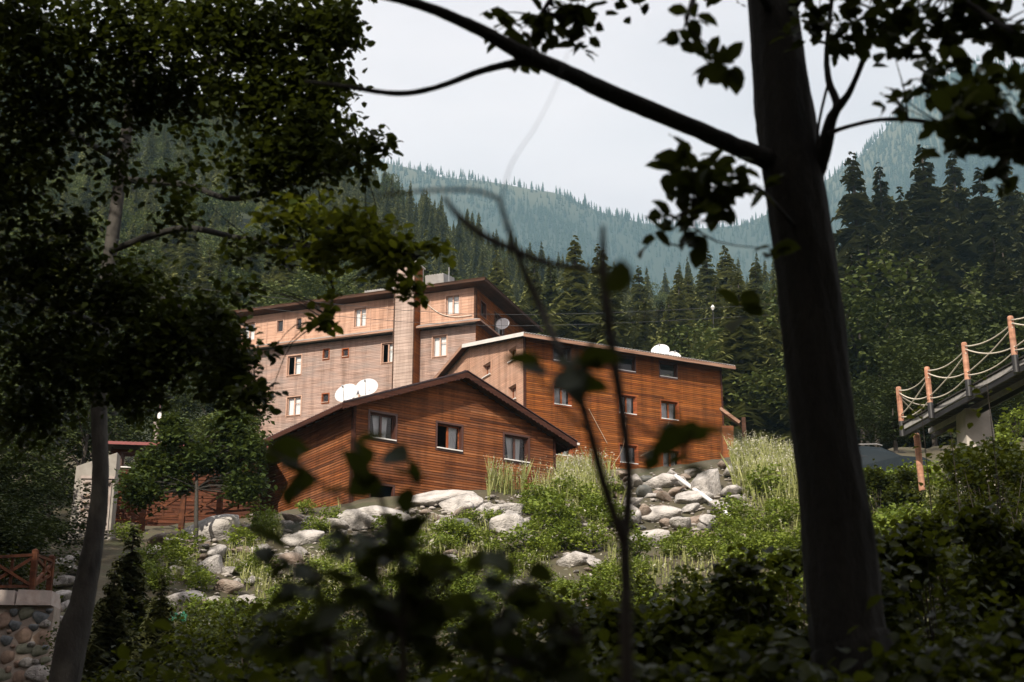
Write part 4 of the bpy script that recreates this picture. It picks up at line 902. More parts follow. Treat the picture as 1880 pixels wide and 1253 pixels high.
mb = MB(); mb.tube([(0, 0, hz_), (0, 0, hz_ + 0.25), (0, 0, hz_ + 0.5)], [0.06, 0.2, 0.04], 10); mb.build('lamp_head', white_paint, lamp)

# ------------------------------------------------------------------ foliage tools
def _leaf_full():
    v = [(0, 0, 0), (-.24, .16, .05), (-.37, .46, .09), (-.24, .78, .03), (0, 1.0, -.12), (.24, .78, .03), (.37, .46, .09), (.24, .16, .05), (0, .25, .0), (0, .52, .0), (0, .8, -.04)]
    f = [(0, 8, 1), (1, 8, 9), (1, 9, 2), (2, 9, 10), (2, 10, 3), (3, 10, 4), (0, 7, 8), (7, 9, 8), (7, 6, 9), (6, 10, 9), (6, 5, 10), (5, 4, 10)]
    return np.array(v, float), np.array(f)
def _leaf_mid():
    return np.array([(0, 0, 0), (-.33, .32, .07), (-.25, .75, .04), (0, 1.0, -.1), (.25, .75, .04), (.33, .32, .07), (0, .5, 0)], float), np.array([(0, 6, 1), (1, 6, 2), (2, 6, 3), (0, 5, 6), (5, 4, 6), (4, 3, 6)])
def _leaf_low():
    return np.array([(0, 0, 0), (-.36, .5, .09), (0, 1.0, -.06), (.36, .5, .09)], float), np.array([(0, 2, 1), (0, 3, 2)])
LEAF = {'full': _leaf_full(), 'mid': _leaf_mid(), 'low': _leaf_low()}
def leaf_rot(n, bias=0.6, rng=N):
    z = rng.normal(size=(n, 3)); z /= np.linalg.norm(z, axis=1)[:, None]; z[:, 2] = np.abs(z[:, 2]); z += np.array([0, 0, bias]); z /= np.linalg.norm(z, axis=1)[:, None]
    y = rng.normal(size=(n, 3)); y[:, 2] -= 0.45; y -= z * np.sum(y * z, 1)[:, None]; y /= np.linalg.norm(y, axis=1)[:, None]
    x = np.cross(y, z); return np.stack([x, y, z], 2)
def bake(pos, size, rot, lod, val=None):
    T, F = LEAF[lod]; n = len(pos)
    V = np.einsum('nij,kj->nki', rot, T) * np.asarray(size)[:, None, None] + pos[:, None, :]
    FF = (F[None] + (np.arange(n) * len(T))[:, None, None]).reshape(-1, 3)
    if val is None: val = N.random(n)
    return V.reshape(-1, 3), FF, np.repeat(np.clip(val, 0.001, 0.999), len(T))
LEAFMESH = {}
def leaf_meshes(mat):
    if mat.name not in LEAFMESH:
        T, F = LEAF['full']; L = []
        for i in range(6):
            v = T.copy(); v[:, 0] *= 0.85 + 0.08 * i % 0.4; v[:, 2] += 0.10 * (i % 3 - 1) * v[:, 1] ** 2
            L.append(mesh_np('leaf', v, F, mat, np.full(len(v), 0.08 + 0.16 * i), smooth=True))
        LEAFMESH[mat.name] = L
    return LEAFMESH[mat.name]
def put_foliage(root, pos, size, mat, lod='mid', n_obj=0, name='foliage', bias=0.6, val=None):
    """leaves of one plant: the n_obj largest in view are objects of their own, the rest one mesh"""
    pos = np.asarray(pos, float); size = np.asarray(size, float); rot = leaf_rot(len(pos), bias); o = np.array(root.location)
    single = np.zeros(len(pos), bool)
    if n_obj:
        x, y, d = proj(pos); app = np.where((x > -10) & (x < 1890) & (y > -10) & (y < 1260) & (d > 0.3), size / np.maximum(d, 0.3), 0)
        k = np.argsort(-app)[:n_obj]; k = k[app[k] > 0]; single[k] = True; ms = leaf_meshes(mat)
        for i in k:
            lo = bpy.data.objects.new('leaf', ms[R.randrange(6)]); link(lo, root)
            m = Matrix(rot[i].tolist()).to_4x4(); m.translation = Vector((pos[i] - o).tolist()); lo.matrix_local = m @ Matrix.Scale(float(size[i]), 4)
    r = ~single
    if r.any():
        V, F, A = bake(pos[r] - o, size[r], rot[r], lod, None if val is None else val[r])
        obj_np(name, V, F, mat, root, A, kind='stuff')
def clump_points(c, rad, n, clump=7, tight=0.16, shell=0.35):
    """points gathered in small sprays inside an ellipsoid"""
    m = max(1, n // clump); u = N.normal(size=(m, 3)); u /= np.linalg.norm(u, axis=1)[:, None]
    r = (shell + (1 - shell) * N.random(m)) ** 0.6; cen = np.asarray(c, float) + u * r[:, None] * np.asarray(rad)
    rr = float(np.mean(rad))
    pts = np.repeat(cen, clump, 0) + N.normal(size=(m * clump, 3)) * tight * min(rr, 1.5)
    return pts, cen

def scatter(name, pts, rz, scl, idx, meshes):
    """a far wood: one object, one instance per vertex"""
    me = bpy.data.meshes.new(name); me.vertices.add(len(pts)); me.vertices.foreach_set('co', np.ascontiguousarray(pts, np.float32).ravel())
    for nm, t, arr in (('rz', 'FLOAT', rz), ('scl', 'FLOAT', scl), ('idx', 'INT', idx)):
        a = me.attributes.new(nm, t, 'POINT'); a.data.foreach_set('value', np.ascontiguousarray(arr, np.float32 if t == 'FLOAT' else np.int32))
    o = bpy.data.objects.new(name, me); COL.objects.link(o)
    ng = bpy.data.node_groups.new(name, 'GeometryNodeTree'); ng.interface.new_socket('Geometry', in_out='INPUT', socket_type='NodeSocketGeometry'); ng.interface.new_socket('Geometry', in_out='OUTPUT', socket_type='NodeSocketGeometry')
    n, l = ng.nodes, ng.links; gi = n.new('NodeGroupInput'); go = n.new('NodeGroupOutput'); ip = n.new('GeometryNodeInstanceOnPoints'); jg = n.new('GeometryNodeGeometryToInstance')
    for m in reversed(meshes):
        so = bpy.data.objects.new(name + '_source', m); oi = n.new('GeometryNodeObjectInfo'); oi.inputs['Object'].default_value = so; oi.inputs['As Instance'].default_value = False
        l.new(oi.outputs['Geometry'], jg.inputs[0])
    def na(nm, t):
        a = n.new('GeometryNodeInputNamedAttribute'); a.data_type = t; a.inputs['Name'].default_value = nm; return a.outputs['Attribute']
    cx = n.new('ShaderNodeCombineXYZ'); l.new(na('rz', 'FLOAT'), cx.inputs['Z']); er = n.new('FunctionNodeEulerToRotation'); l.new(cx.outputs[0], er.inputs[0])
    l.new(gi.outputs[0], ip.inputs['Points']); l.new(jg.outputs[0], ip.inputs['Instance']); ip.inputs['Pick Instance'].default_value = True
    l.new(na('idx', 'INT'), ip.inputs['Instance Index']); l.new(er.outputs[0], ip.inputs['Rotation']); l.new(na('scl', 'FLOAT'), ip.inputs['Scale']); l.new(ip.outputs[0], go.inputs[0])
    o.modifiers.new('scatter', 'NODES').node_group = ng; return o

# ------------------------------------------------------------------ tree meshes
def conifer_mesh(seed, H=1.0, wid=0.17, whorls=54, spb=8):
    """unit-height conifer: drooping branches hung with many small sprays"""
    rr = np.random.default_rng(seed); V = []; F = []; A = []
    for w in range(whorls):
        t = 0.05 + 0.94 * (w + rr.uniform(-.8, .8)) / whorls; t = min(max(t, 0.05), 0.985)
        L = wid * (1 - t) ** 1.12 * rr.uniform(0.75, 1.2) * 1.1 + 0.002; nb = 7 if t < 0.8 else 4; t0 = t
        for b in range(nb):
            t = min(0.985, max(0.04, t0 + rr.uniform(-.035, .035)))
            az = 2 * math.pi * (b + rr.uniform(-.4, .4)) / nb + w * 0.7; l = L * rr.uniform(0.55, 1.25) * (1 + 0.22 * math.sin(3 * az + 9 * t0 + seed)); d = np.array([math.cos(az), math.sin(az), 0]); sd_ = np.array([-math.sin(az), math.cos(az), 0]); v0 = rr.random()
            for s in range(spb):
                f = (s + 0.6) / spb; p = d * l * f + np.array([0, 0, t + l * (0.15 * f - 0.72 * f * f)])
                sz = (0.029 + 0.016 * (1 - f)) * rr.uniform(0.6, 1.4) * (0.10 + 1.08 * (1 - t) ** 0.75)
                for sg in (-1, 1):
                    o = sd_ * sg * sz * rr.uniform(.8, 1.5) + d * sz * rr.uniform(.3, 1.0) + np.array([0, 0, -sz * rr.uniform(0.2, 1.5)])
                    q = d * sz * rr.uniform(0.5, 1.1) + np.array([0, 0, rr.uniform(-.3, .25) * sz])
                    k = len(V); V += [p, p + o, p + q]; F.append((k, k + 1, k + 2)); A += [min(.999, max(.001, 0.55 * v0 + 0.45 * rr.random()))] * 3
    return np.array(V) * H, np.array(F), np.array(A)
CON = [conifer_mesh(200 + i, 1.0, [0.17, 0.20, 0.15, 0.22][i]) for i in range(4)]
CONM = [mesh_np('crown', v, f, leaf_conifer, a) for v, f, a in CON]
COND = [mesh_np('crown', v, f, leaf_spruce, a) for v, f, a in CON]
def broad_mesh(seed, n=900, lobes=9):
    """unit-height broadleaf crown of leaf clumps"""
    rr = np.random.default_rng(seed); P_ = []
    for i in range(lobes):
        c = np.array([rr.normal() * 0.17, rr.normal() * 0.17, rr.uniform(0.3, 0.86)]); r = rr.uniform(0.10, 0.19)
        u = rr.normal(size=(n // lobes, 3)); u /= np.linalg.norm(u, axis=1)[:, None]; P_.append(c + u * r * (0.6 + 0.4 * rr.random((n // lobes, 1))) * np.array([1.1, 1.1, 0.85]))
    P_ = np.concatenate(P_); T, F = LEAF['low']; rot = leaf_rot(len(P_), 0.4, rr); s = rr.uniform(0.9, 1.7, len(P_)) * 1.42 / math.sqrt(len(P_))
    V = (np.einsum('nij,kj->nki', rot, T) * s[:, None, None] + P_[:, None, :]).reshape(-1, 3); FF = (F[None] + (np.arange(len(P_)) * len(T))[:, None, None]).reshape(-1, 3)
    return V, FF, np.repeat(np.clip(rr.random(len(P_)), .001, .999), len(T))
BRO = [broad_mesh(300 + i, 4600, 12) for i in range(4)]
BROM = [mesh_np('crown', v, f, leaf_broad, a) for v, f, a in BRO]
BROD = [mesh_np('crown', v, f, leaf_broad_dark, a) for v, f, a in BRO]
mb = MB(); mb.tube([(0, 0, -0.06), (0, 0, 0.4), (0, 0, 0.93)], [0.016, 0.011, 0.002], 6); _t = mb.build('trunk', bark_far); TRUNKM = _t.data; bpy.data.objects.remove(_t)
mb = MB(); mb.tube([(0, 0, -0.08), (0.01, 0, 0.25), (0, 0.01, 0.55), (0, 0, .75)], [0.022, 0.017, 0.010, .003], 6)
for a in range(5): mb.tube([(0, 0, 0.28 + a * 0.06), (math.cos(a * 2.4) * 0.16, math.sin(a * 2.4) * 0.16, 0.5 + a * 0.07)], [0.009, 0.002], 5)
_t = mb.build('trunk', bark_far); TRUNKB = _t.data; bpy.data.objects.remove(_t)
def far_tree_mesh(seed, conif=True):
    rr = np.random.default_rng(seed); V = []; F = []; A = []
    if conif:
        for w in range(8):
            t = 0.04 + w * 0.118; r = 0.17 * (1 - t) ** 0.9 * rr.uniform(.85, 1.15) + .008; n = 7
            for b in range(n):
                az = 2 * math.pi * (b + rr.uniform(-.3, .3)) / n + w; p = np.array([0, 0, t + 0.17]); l = r * rr.uniform(.7, 1.2)
                a0, a1 = az - .42, az + .42; k = len(V)
                V += [p, np.array([math.cos(a0) * l * .8, math.sin(a0) * l * .8, t + 0.03]), np.array([math.cos(az) * l, math.sin(az) * l, t - 0.02]), np.array([math.cos(a1) * l * .8, math.sin(a1) * l * .8, t + 0.03])]
                F += [(k, k + 1, k + 2), (k, k + 2, k + 3)]; A += [min(.999, max(.001, rr.random()))] * 4
        return np.array(V), np.array(F), np.array(A)
    return broad_mesh(seed, 220, 6)
FARM = [mesh_np('far_tree', *(lambda m: (m[0], m[1]))(far_tree_mesh(400 + i, i < 3)), leaf_far, far_tree_mesh(400 + i, i < 3)[2]) for i in range(5)]

def tree(name, crown, trunk, p, h, w, label, cat, group, rz=None):
    t = empty(name, p, R.uniform(0, 6.28) if rz is None else rz); t.scale = (h * w, h * w, h)
    c = bpy.data.objects.new('crown', crown); link(c, t); c['kind'] = 'stuff'; k = bpy.data.objects.new('trunk', trunk); link(k, t)
    return tag(t, label, cat, group)

# ------------------------------------------------------------------ woods behind the buildings
def top_tree(px, py, Y, w, label, group, con=True, name='conifer_tree', i=0):
    p = P(px, py, Y); g = H1(p.x, p.y); h = max(3.0, p.z - g)
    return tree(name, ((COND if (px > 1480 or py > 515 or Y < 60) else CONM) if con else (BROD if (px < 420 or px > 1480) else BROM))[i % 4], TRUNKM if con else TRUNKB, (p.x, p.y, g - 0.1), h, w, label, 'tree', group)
for i, (px, py, Y, w, lb) in enumerate([
    (1562, 268, 150, 1.0, 'pointed dark conifer just right of the big trunk, tallest there'), (1612, 292, 158, .9, 'second pointed conifer right of the big trunk'), (1690, 258, 150, 1.15, 'broad dark conifer with pointed top above the rope bridge'),
    (1650, 335, 140, .9, 'shorter conifer between two pointed ones on the dark right slope'), (1745, 268, 160, 1.0, 'conifer under the dark leaf mass on the right slope'), (1795, 300, 150, 1.1, 'conifer on the right slope above the third bridge post'),
    (1845, 285, 160, 1.0, 'conifer high on the right slope near the picture edge'), (1890, 310, 150, 1.0, 'conifer cut by the right edge of the picture'), (1720, 390, 128, 1.1, 'lower conifer in the middle of the right slope'),
    (1590, 410, 126, 1.1, 'lower dark conifer beside the big trunk'), (1820, 410, 122, 1.2, 'lower conifer above the fourth bridge post'), (1885, 430, 118, 1.2, 'lower conifer at the right edge above the bridge'), (1660, 450, 118, 1.1, 'lowest conifer on the dark right slope'),
    (1262, 498, 150, 1.0, 'olive conifer left of the pair of tall ones behind the guesthouse'), (1296, 450, 155, 1.1, 'tall olive conifer, left of a close pair behind the guesthouse'), (1330, 446, 160, 1.1, 'tall olive conifer, right of a close pair behind the guesthouse'),
    (1385, 472, 150, 1.1, 'olive conifer left of the big trunk, behind hanging leaves'), (1215, 548, 150, 1.1, 'rounded conifer behind the white roof dishes'), (1425, 520, 138, 1.1, 'dark conifer touching the big trunk on its left'), (1350, 525, 126, 1.2, 'dark conifer in front of the tall olive pair'),
    (1180, 580, 150, 1.0, 'short conifer behind the middle of the guesthouse roof'), (1245, 590, 122, 1.2, 'dark conifer just above the guesthouse roof dishes'), (1400, 600, 112, 1.3, 'dark conifer beyond the end of the guesthouse, lowest there'), (1310, 610, 116, 1.2, 'dark conifer rising behind the end of the guesthouse roof'), (1445, 640, 100, 1.3, 'dark conifer behind the tall weeds and big trunk')]):
    top_tree(px, py, Y, w * (1.45 if px > 1480 else 1.6), lb, 'conifers on the near slope', i=i)
for i, (px, py, Y, w, lb) in enumerate([(1600, 690, 78, 1.5, 'round leafy tree behind the first bridge post'), (1665, 590, 84, 1.4, 'leafy tree behind the second bridge post'), (1745, 530, 90, 1.3, 'leafy tree behind the third bridge post'), (1830, 520, 90, 1.4, 'leafy tree behind the fourth bridge post'),
    (1590, 560, 96, 1.3, 'leafy tree at the right side of the big trunk'), (1880, 560, 80, 1.4, 'leafy tree at the right edge behind the bridge'), (1700, 660, 70, 1.6, 'low leafy tree behind the bridge ropes'), (1640, 760, 62, 1.8, 'low leafy tree beneath the bridge start'), (1780, 640, 66, 1.6, 'leafy tree under the rising bridge deck')]):
    top_tree(px, py, Y, w, lb, 'leafy trees beyond the rope bridge', False, 'leafy_tree', i)
for i, (px, py, Y, w, lb) in enumerate([(60, 690, 62, 1.2, 'dark leafy tree at the left edge behind the gate pillar'), (-40, 560, 66, 1.2, 'dark leafy tree cut by the left edge'), (120, 560, 72, 1.1, 'dark leafy tree left of the thin trunk'), (230, 640, 80, 1.1, 'dark leafy tree behind the cabin roof'),
    (20, 830, 52, 1.6, 'low leafy tree left of the gate pillar'), (330, 690, 82, 1.2, 'dark leafy tree right of the cabin mast'), (50, 930, 47, 1.8, 'bushy low tree beside the gate pillar'), (400, 640, 96, 1.1, 'dark leafy tree left of the hotel end'), (-20, 960, 42, 1.8, 'bushy low tree behind the fence post at lower left'), (70, 860, 49, 1.5, 'dense low tree just left of the gate pillar'), (110, 760, 58, 1.3, 'dense tree above the gate pillar'), (-60, 760, 48, 1.5, 'dense tree cut by the left edge above the lower fence'), (170, 690, 66, 1.3, 'dense tree behind the thin trunk'), (20, 900, 44, 1.6, 'low dense tree behind the lower fence'), (430, 700, 74, 1.3, 'dense tree between cabin mast and hotel')]):
    top_tree(px, py, Y, w, lb, 'dark leafy trees at the left', False, 'leafy_tree', i)
SPR = []
for px, py, Y, w, lb in ((248, 945, 29, 1.5, 'young dark spruce in front of the timber fence, right of the thin trunk'), (215, 1010, 26, 1.5, 'low young spruce beside the thin trunk'), (300, 1040, 25, 1.6, 'low young spruce below the timber fence')):
    top_tree(px, py, Y, w, lb, 'young spruces on the dark slope', True, 'young_spruce', 1)
# jittered wood over the slopes
cand = []
Yv = 98.0
while Yv < 640:
    st = 5.2 + Yv * 0.005; x0, x1 = -0.52 * Yv - 30, 0.52 * Yv + 30
    for x in np.arange(x0, x1, st): cand.append((x + R.uniform(-.45, .45) * st, Yv + R.uniform(-.45, .45) * st))
    Yv += st
cand = np.array(cand)
keep = ~((cand[:, 0] > -30) & (cand[:, 0] < 16) & (cand[:, 1] < 122)) & ~((cand[:, 0] > 40) & (cand[:, 1] < 100))
cand = cand[keep]; cz = HT(cand[:, 0], cand[:, 1])
x, y, d = proj(np.c_[cand, cz + 10]); inview = (x > -60) & (x < 1940)
order = np.argsort(cand[:, 1] + np.where(inview, 0, 1e4)); N_IND = 230
isbroad = (_wob(cand[:, 0], cand[:, 1], 0.03, 5) + N.normal(size=len(cand)) * 0.6) > 0.45
hts = N.uniform(8.5, 18.5, len(cand)) * np.where(isbroad, 0.8, 1.0)
ids = order[:N_IND]
for k in ids:
    b = bool(isbroad[k]); xx = proj(np.array([[*cand[k], cz[k] + 10]]))[0][0]
    zone = 'above the left of the hotel' if xx < 620 else 'directly behind the hotel roof' if xx < 1020 else 'behind the guesthouse roof' if xx < 1460 else 'on the dark slope right of the big trunk'
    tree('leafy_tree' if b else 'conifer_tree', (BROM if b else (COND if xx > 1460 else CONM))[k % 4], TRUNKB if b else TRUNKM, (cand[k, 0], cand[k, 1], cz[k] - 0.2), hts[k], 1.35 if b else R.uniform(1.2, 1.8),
         ('one of the rounded leafy trees ' if b else 'one of the conifers in the wood ') + zone, 'tree', ('rounded leafy trees ' if b else 'conifers ') + zone)
rest = np.setdiff1d(np.arange(len(cand)), ids)
rest = rest[(x[rest] > -160) & (x[rest] < 2040)]
w1 = scatter('forest', np.c_[cand[rest], cz[rest] - 0.2], N.uniform(0, 6.28, len(rest)), hts[rest], np.where(isbroad[rest], 4 + N.integers(0, 4, len(rest)), N.integers(0, 4, len(rest))), CONM + BROM)
tag(w1, 'mixed green forest covering the slope behind the hotel', 'forest', kind='stuff')
# far mountain wood
fx = N.uniform(-840, 2300, 95000); fy = N.uniform(1200, 2840, 95000)
px_, py_, d_ = proj(np.c_[fx, fy, MT(fx, fy)]); 
dens = np.where(fy > 2480, np.clip(0.28 + 0.5 * (_wob(fx, fy, 0.01, 6) > 0.1) + 0.35 * (fx > 520), 0, 1), 1.0) * (0.78 + 0.22 * (_wob(fx, fy, 0.015, 7) > -0.2))
kp = (px_ > 560) & (px_ < 2150) & (N.random(len(fx)) < dens); fx, fy = fx[kp], fy[kp]
w2 = scatter('far_forest', np.c_[fx, fy, MT(fx, fy) - 0.5], N.uniform(0, 6.28, len(fx)), np.where(fy > 2450, N.uniform(10, 22, len(fx)), N.uniform(16, 30, len(fx))), np.where((fy > 2450) | (N.random(len(fx)) < .75), N.integers(0, 3, len(fx)), N.integers(3, 5, len(fx))), FARM)
tag(w2, 'hazy conifer forest covering the far mountain', 'forest', kind='stuff')
for px, hh, lb in ((1079, 19, 'tall lone conifer on the bare far ridge'), (1141, 13, 'conifer beside the lone one on the far ridge'), (1160, 15, 'pointed conifer on the dip of the far ridge'), (955, 12, 'small lone conifer on the middle of the far ridge')):
    X = (px - 940) / FPX * 2800 * 1.04; zz = float(MT(np.array([X]), np.array([2784.0]))[0])
    tree('conifer_tree', CONM[0], TRUNKM, (X, 2784, zz - 2), hh * 2, 1.0, lb, 'tree', 'lone conifers on the far ridge')

# ------------------------------------------------------------------ bank: weeds and shrubs
def weeds(name, zones, label, hmin=0.5, hmax=1.3, seeds=0.6):
    V = []; F = []; A = []; M_ = []
    for (px0, px1, topf, depth, n) in zones:
        pxs = N.uniform(px0, px1, n); pys = np.array([topf(p) for p in pxs]) + np.abs(N.normal(size=n)) * depth
        for px, py in zip(pxs, pys):
            if 1110 < px < 1350 and 862 < py < 990 and N.random() < 0.85: continue
            if any(abs(px - q[0]) < q[2] * 1.1 and -q[3] < py - q[1] < 55 for q in MAJOR): continue
            g = G_fast(px, py); h = N.uniform(hmin, hmax); az = N.uniform(0, 6.28); lean = N.normal(size=2) * 0.14 * h; w = N.uniform(0.012, 0.028)
            dx, dy = math.cos(az) * w, math.sin(az) * w; k = len(V); v = N.uniform(0.05, 0.95)
            V += [(g[0] - dx, g[1] - dy, g[2] - .05), (g[0] + dx, g[1] + dy, g[2] - .05), (g[0] + lean[0] * .5 + dx * .7, g[1] + lean[1] * .5 + dy * .7, g[2] + h * .6), (g[0] + lean[0], g[1] + lean[1], g[2] + h)]
            F += [(k, k + 1, k + 2), (k, k + 2, k + 3)]; A += [v] * 4; M_ += [0, 0]
            for q in range(4):      # leaves on the stalk
                t = N.uniform(0.15, 0.8); b = np.array(g) + np.array([lean[0] * t, lean[1] * t, h * t]); a2 = N.uniform(0, 6.28); l = N.uniform(0.06, 0.15); k = len(V)
                e = np.array([math.cos(a2) * l, math.sin(a2) * l, l * N.uniform(-.2, .8)]); sd_ = np.array([-math.sin(a2), math.cos(a2), 0]) * l * 0.25
                V += [tuple(b), tuple(b + e * .5 + sd_), tuple(b + e), tuple(b + e * .5 - sd_)]; F += [(k, k + 1, k + 2), (k, k + 2, k + 3)]; A += [min(.99, max(.01, v + N.normal() * .2))] * 4; M_ += [0, 0]
            if N.random() < seeds:
                for q in range(3):
                    t = N.uniform(0.72, 1.05); b = np.array(g) + np.array([lean[0] * t, lean[1] * t, h * t]) + N.normal(size=3) * 0.03; s = N.uniform(0.02, 0.05); k = len(V); e = N.normal(size=3) * s; e2 = N.normal(size=3) * s
                    V += [tuple(b), tuple(b + e), tuple(b + e2)]; F += [(k, k + 1, k + 2)]; A += [N.uniform(.05, .95)] * 3; M_ += [1]
    me = bpy.data.meshes.new(name); me.from_pydata(V, [], F); me.materials.append(weed_m); me.materials.append(seed_m); me.polygons.foreach_set('material_index', M_)
    at = me.attributes.new('bv', 'FLOAT', 'POINT'); at.data.foreach_set('value', A); o = bpy.data.objects.new(name, me); COL.objects.link(o); return tag(o, label, 'weeds', kind='stuff')
weeds('tall_weeds', [(880, 1140, lambda p: np.interp(p, [880, 960, 1050, 1140], [905, 872, 872, 878]), 26, 2300), (1290, 1470, lambda p: np.interp(p, [1290, 1330, 1390, 1470], [880, 850, 852, 868]), 26, 2200)], 'tall pale flowering weeds standing along the top of the rubble bank', 0.7, 1.5, .8)
weeds('low_weeds', [(620, 960, lambda p: 925, 45, 1800), (330, 620, lambda p: 965, 45, 1100), (960, 1480, lambda p: 905, 75, 1700), (560, 1300, lambda p: 1000, 50, 1300), (300, 620, lambda p: 1040, 50, 1200), (1580, 1800, lambda p: 895, 40, 700), (740, 900, lambda p: 905, 8, 260), (640, 910, lambda p: np.interp(p, [640, 760, 910], [914, 899, 878]), 5, 900)], 'low yellow-green weeds growing between the bank stones', 0.25, 0.7, .35)

SHB = []
for i in range(4):
    rr = np.random.default_rng(500 + i); pts, cen = clump_points((0, 0, 0.45), (0.62, 0.62, 0.5), 620, 9, 0.13, 0.2); pts = pts[pts[:, 2] > -0.02]
    V, F, A = bake(pts, rr.uniform(0.08, 0.15, len(pts)), leaf_rot(len(pts), .5, rr), 'low'); st_ = MB()
    for c in cen[::6]: st_.tube([(0, 0, -0.1), (c[0] * .4, c[1] * .4, c[2] * .5), tuple(c)], [0.015, 0.010, 0.004], 4, False)
    so = st_.build('stem', bark_twig); SHB.append((mesh_np('foliage', V, F, leaf_bank, A), so.data)); bpy.data.objects.remove(so)
SHR = [(985, 928, 1.1, 'bright shrub below the last lodge window'), (1040, 905, 1.0, 'bright shrub under the lodge roof end'), (1110, 950, 1.0, 'bright shrub at the left edge of the pale rock heap'), (1035, 1000, 1.1, 'green shrub left of the sapling fork'), (1010, 960, 1.5, 'largest bushy green shrub in the middle of the bank'), (1075, 925, 1.1, 'rounded shrub just left of the forked sapling'), (960, 1010, 1.2, 'green shrub low on the bank below the third lodge window'), (1090, 1000, 1.1, 'shrub behind the fork of the sapling'), (905, 960, .8, 'small shrub beside the smooth grey boulder'),
       (860, 955, .7, 'small shrub below the rounded pale boulder'), (820, 985, .9, 'shrub below the long pale slab'), (590, 915, .8, 'bright shrub at the foot of the lodge side wall'), (560, 935, .6, 'small bright shrub left of the lodge side wall'), (480, 960, 1.0, 'pale shrub right of the lichen boulder'),
       (440, 1000, .9, 'shrub below the lichen boulder'), (330, 1020, 1.1, 'shrub on the dark slope under the fence'), (480, 1040, .8, 'shrub left of the wedge shaped rock'), (620, 1020, .9, 'shrub right of the wedge shaped rock'), (750, 1010, 1.0, 'shrub under the long flat slab'), (1170, 1010, 1.0, 'shrub right of the sapling fork'),
       (1350, 960, 1.2, 'shrub at the end of the rubble below the upright boulder'), (1410, 900, 1.3, 'shrub under the tallest weeds left of the big trunk'), (1440, 960, 1.2, 'shrub touching the left side of the big trunk'), (1340, 1010, 1.1, 'shrub below the lower end of the white pipe'), (1250, 1010, 1.0, 'shrub under the low wide boulder'),
       (1620, 905, 1.2, 'bright shrub in front of the parked car'), (1585, 900, 1.1, 'shrub between the big trunk and parked car'), (1665, 890, 1.1, 'shrub before the end of the parked car'), (1700, 900, 1.2, 'shrub right of the parked car'), (1760, 920, 1.2, 'shrub below the bright pale rock'), (1830, 850, 1.5, 'leafy shrub at the foot of the bridge pier'), (1870, 800, 1.5, 'leafy shrub at the right edge under the bridge'), (1650, 980, 1.2, 'shrub on the shaded slope right of the big trunk'), (300, 950, .7, 'small shrub at the foot of the fence'), (230, 985, .8, 'small shrub below the cabin front')]
for k in range(360):
    px = R.uniform(240, 2060); top = np.interp(px, [300, 450, 600, 700, 900, 1050, 1140, 1200, 1340, 1480], [985, 975, 955, 965, 935, 905, 900, 925, 900, 890]); py = top + R.random() ** 1.2 * (230 if px < 1480 else 150)
    if 1120 < px < 1345 and py < 985 and R.random() < 0.75: continue
    if any(abs(px - q[0]) < q[2] * 1.0 and -q[3] * .6 < py - q[1] < 38 for q in MAJOR): continue
    if 300 < px < 560 and 990 < py < 1110 and R.random() < .25: continue
    SHR.append((px, py, R.uniform(0.4, 1.0), 'low green plant ' + ('on the dark slope below the timber fence' if px < 480 else 'on the slope left of the black near leaves' if px < 640 else 'on the slope under the small lodge' if px < 960 else 'on the slope around the forked sapling' if px < 1200 else 'on the slope left of the big trunk' if px < 1500 else 'on the slope below the rope bridge')))
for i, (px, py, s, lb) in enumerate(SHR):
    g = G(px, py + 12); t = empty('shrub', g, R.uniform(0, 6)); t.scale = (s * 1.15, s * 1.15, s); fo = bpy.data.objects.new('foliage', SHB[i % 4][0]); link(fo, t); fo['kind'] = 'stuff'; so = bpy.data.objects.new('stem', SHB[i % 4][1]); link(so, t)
    tag(t, lb, 'shrub', 'shrubs of the bank' if not lb.startswith('low green plant') else lb.replace('low green plant', 'low green plants'))

# ------------------------------------------------------------------ trees round the viewpoint
def limb(root, pts, radii, mat, name='limb', n=10, lump=0.06, sub=6, bark=False):
    o = root.location; c = catmull([Vector(p) - o for p in pts], sub); mb = MB(); mb.tube(c, lerp_list(radii, len(c)), n, lump=lump)
    if bark:        # uneven outline: burrs, hollows and upright ridges
        for i, v in enumerate(mb.v):
            q, k = divmod(i, n); v = Vector(v); ax = c[min(q, len(c) - 1)]; t = 2 * math.pi * k / n; z = v.z
            s = 1 + 0.035 * math.sin(3.1 * z + 1.5 * math.sin(t + z)) + 0.03 * math.sin(2 * t + 1.7 * z) + 0.028 * math.sin(11 * t + 2.2 * math.sin(1.9 * z)) + 0.05 * max(0, math.sin(5.3 * z + 2 * t) - 0.75) * 4
            mb.v[i] = tuple(ax + (v - ax) * s)
    return mb.build(name, mat, root, smooth=True)
def twigs(root, start_pts, ends, r0, mat, name='twig'):
    """fine twigs from the nearest limb point out to the leaf sprays, one mesh"""
    o = np.array(root.location); S = np.array([tuple(p) for p in start_pts]); mb = MB()
    for e in ends:
        d = np.linalg.norm(S - e, axis=1); s = S[np.argmin(d)]
        if d.min() > (0.75 if r0 < 0.015 else 4): continue
        m1 = s + (e - s) * 0.5 + N.normal(size=3) * 0.06 * d.min() + np.array([0, 0, 0.05 * d.min()])
        mb.tube(catmull([Vector(s - o), Vector(m1 - o), Vector(e - o)], 3), lerp_list([r0, r0 * 0.6, r0 * 0.25], 7), 4, False)
    if mb.v: mb.build(name, mat, root, kind='stuff')
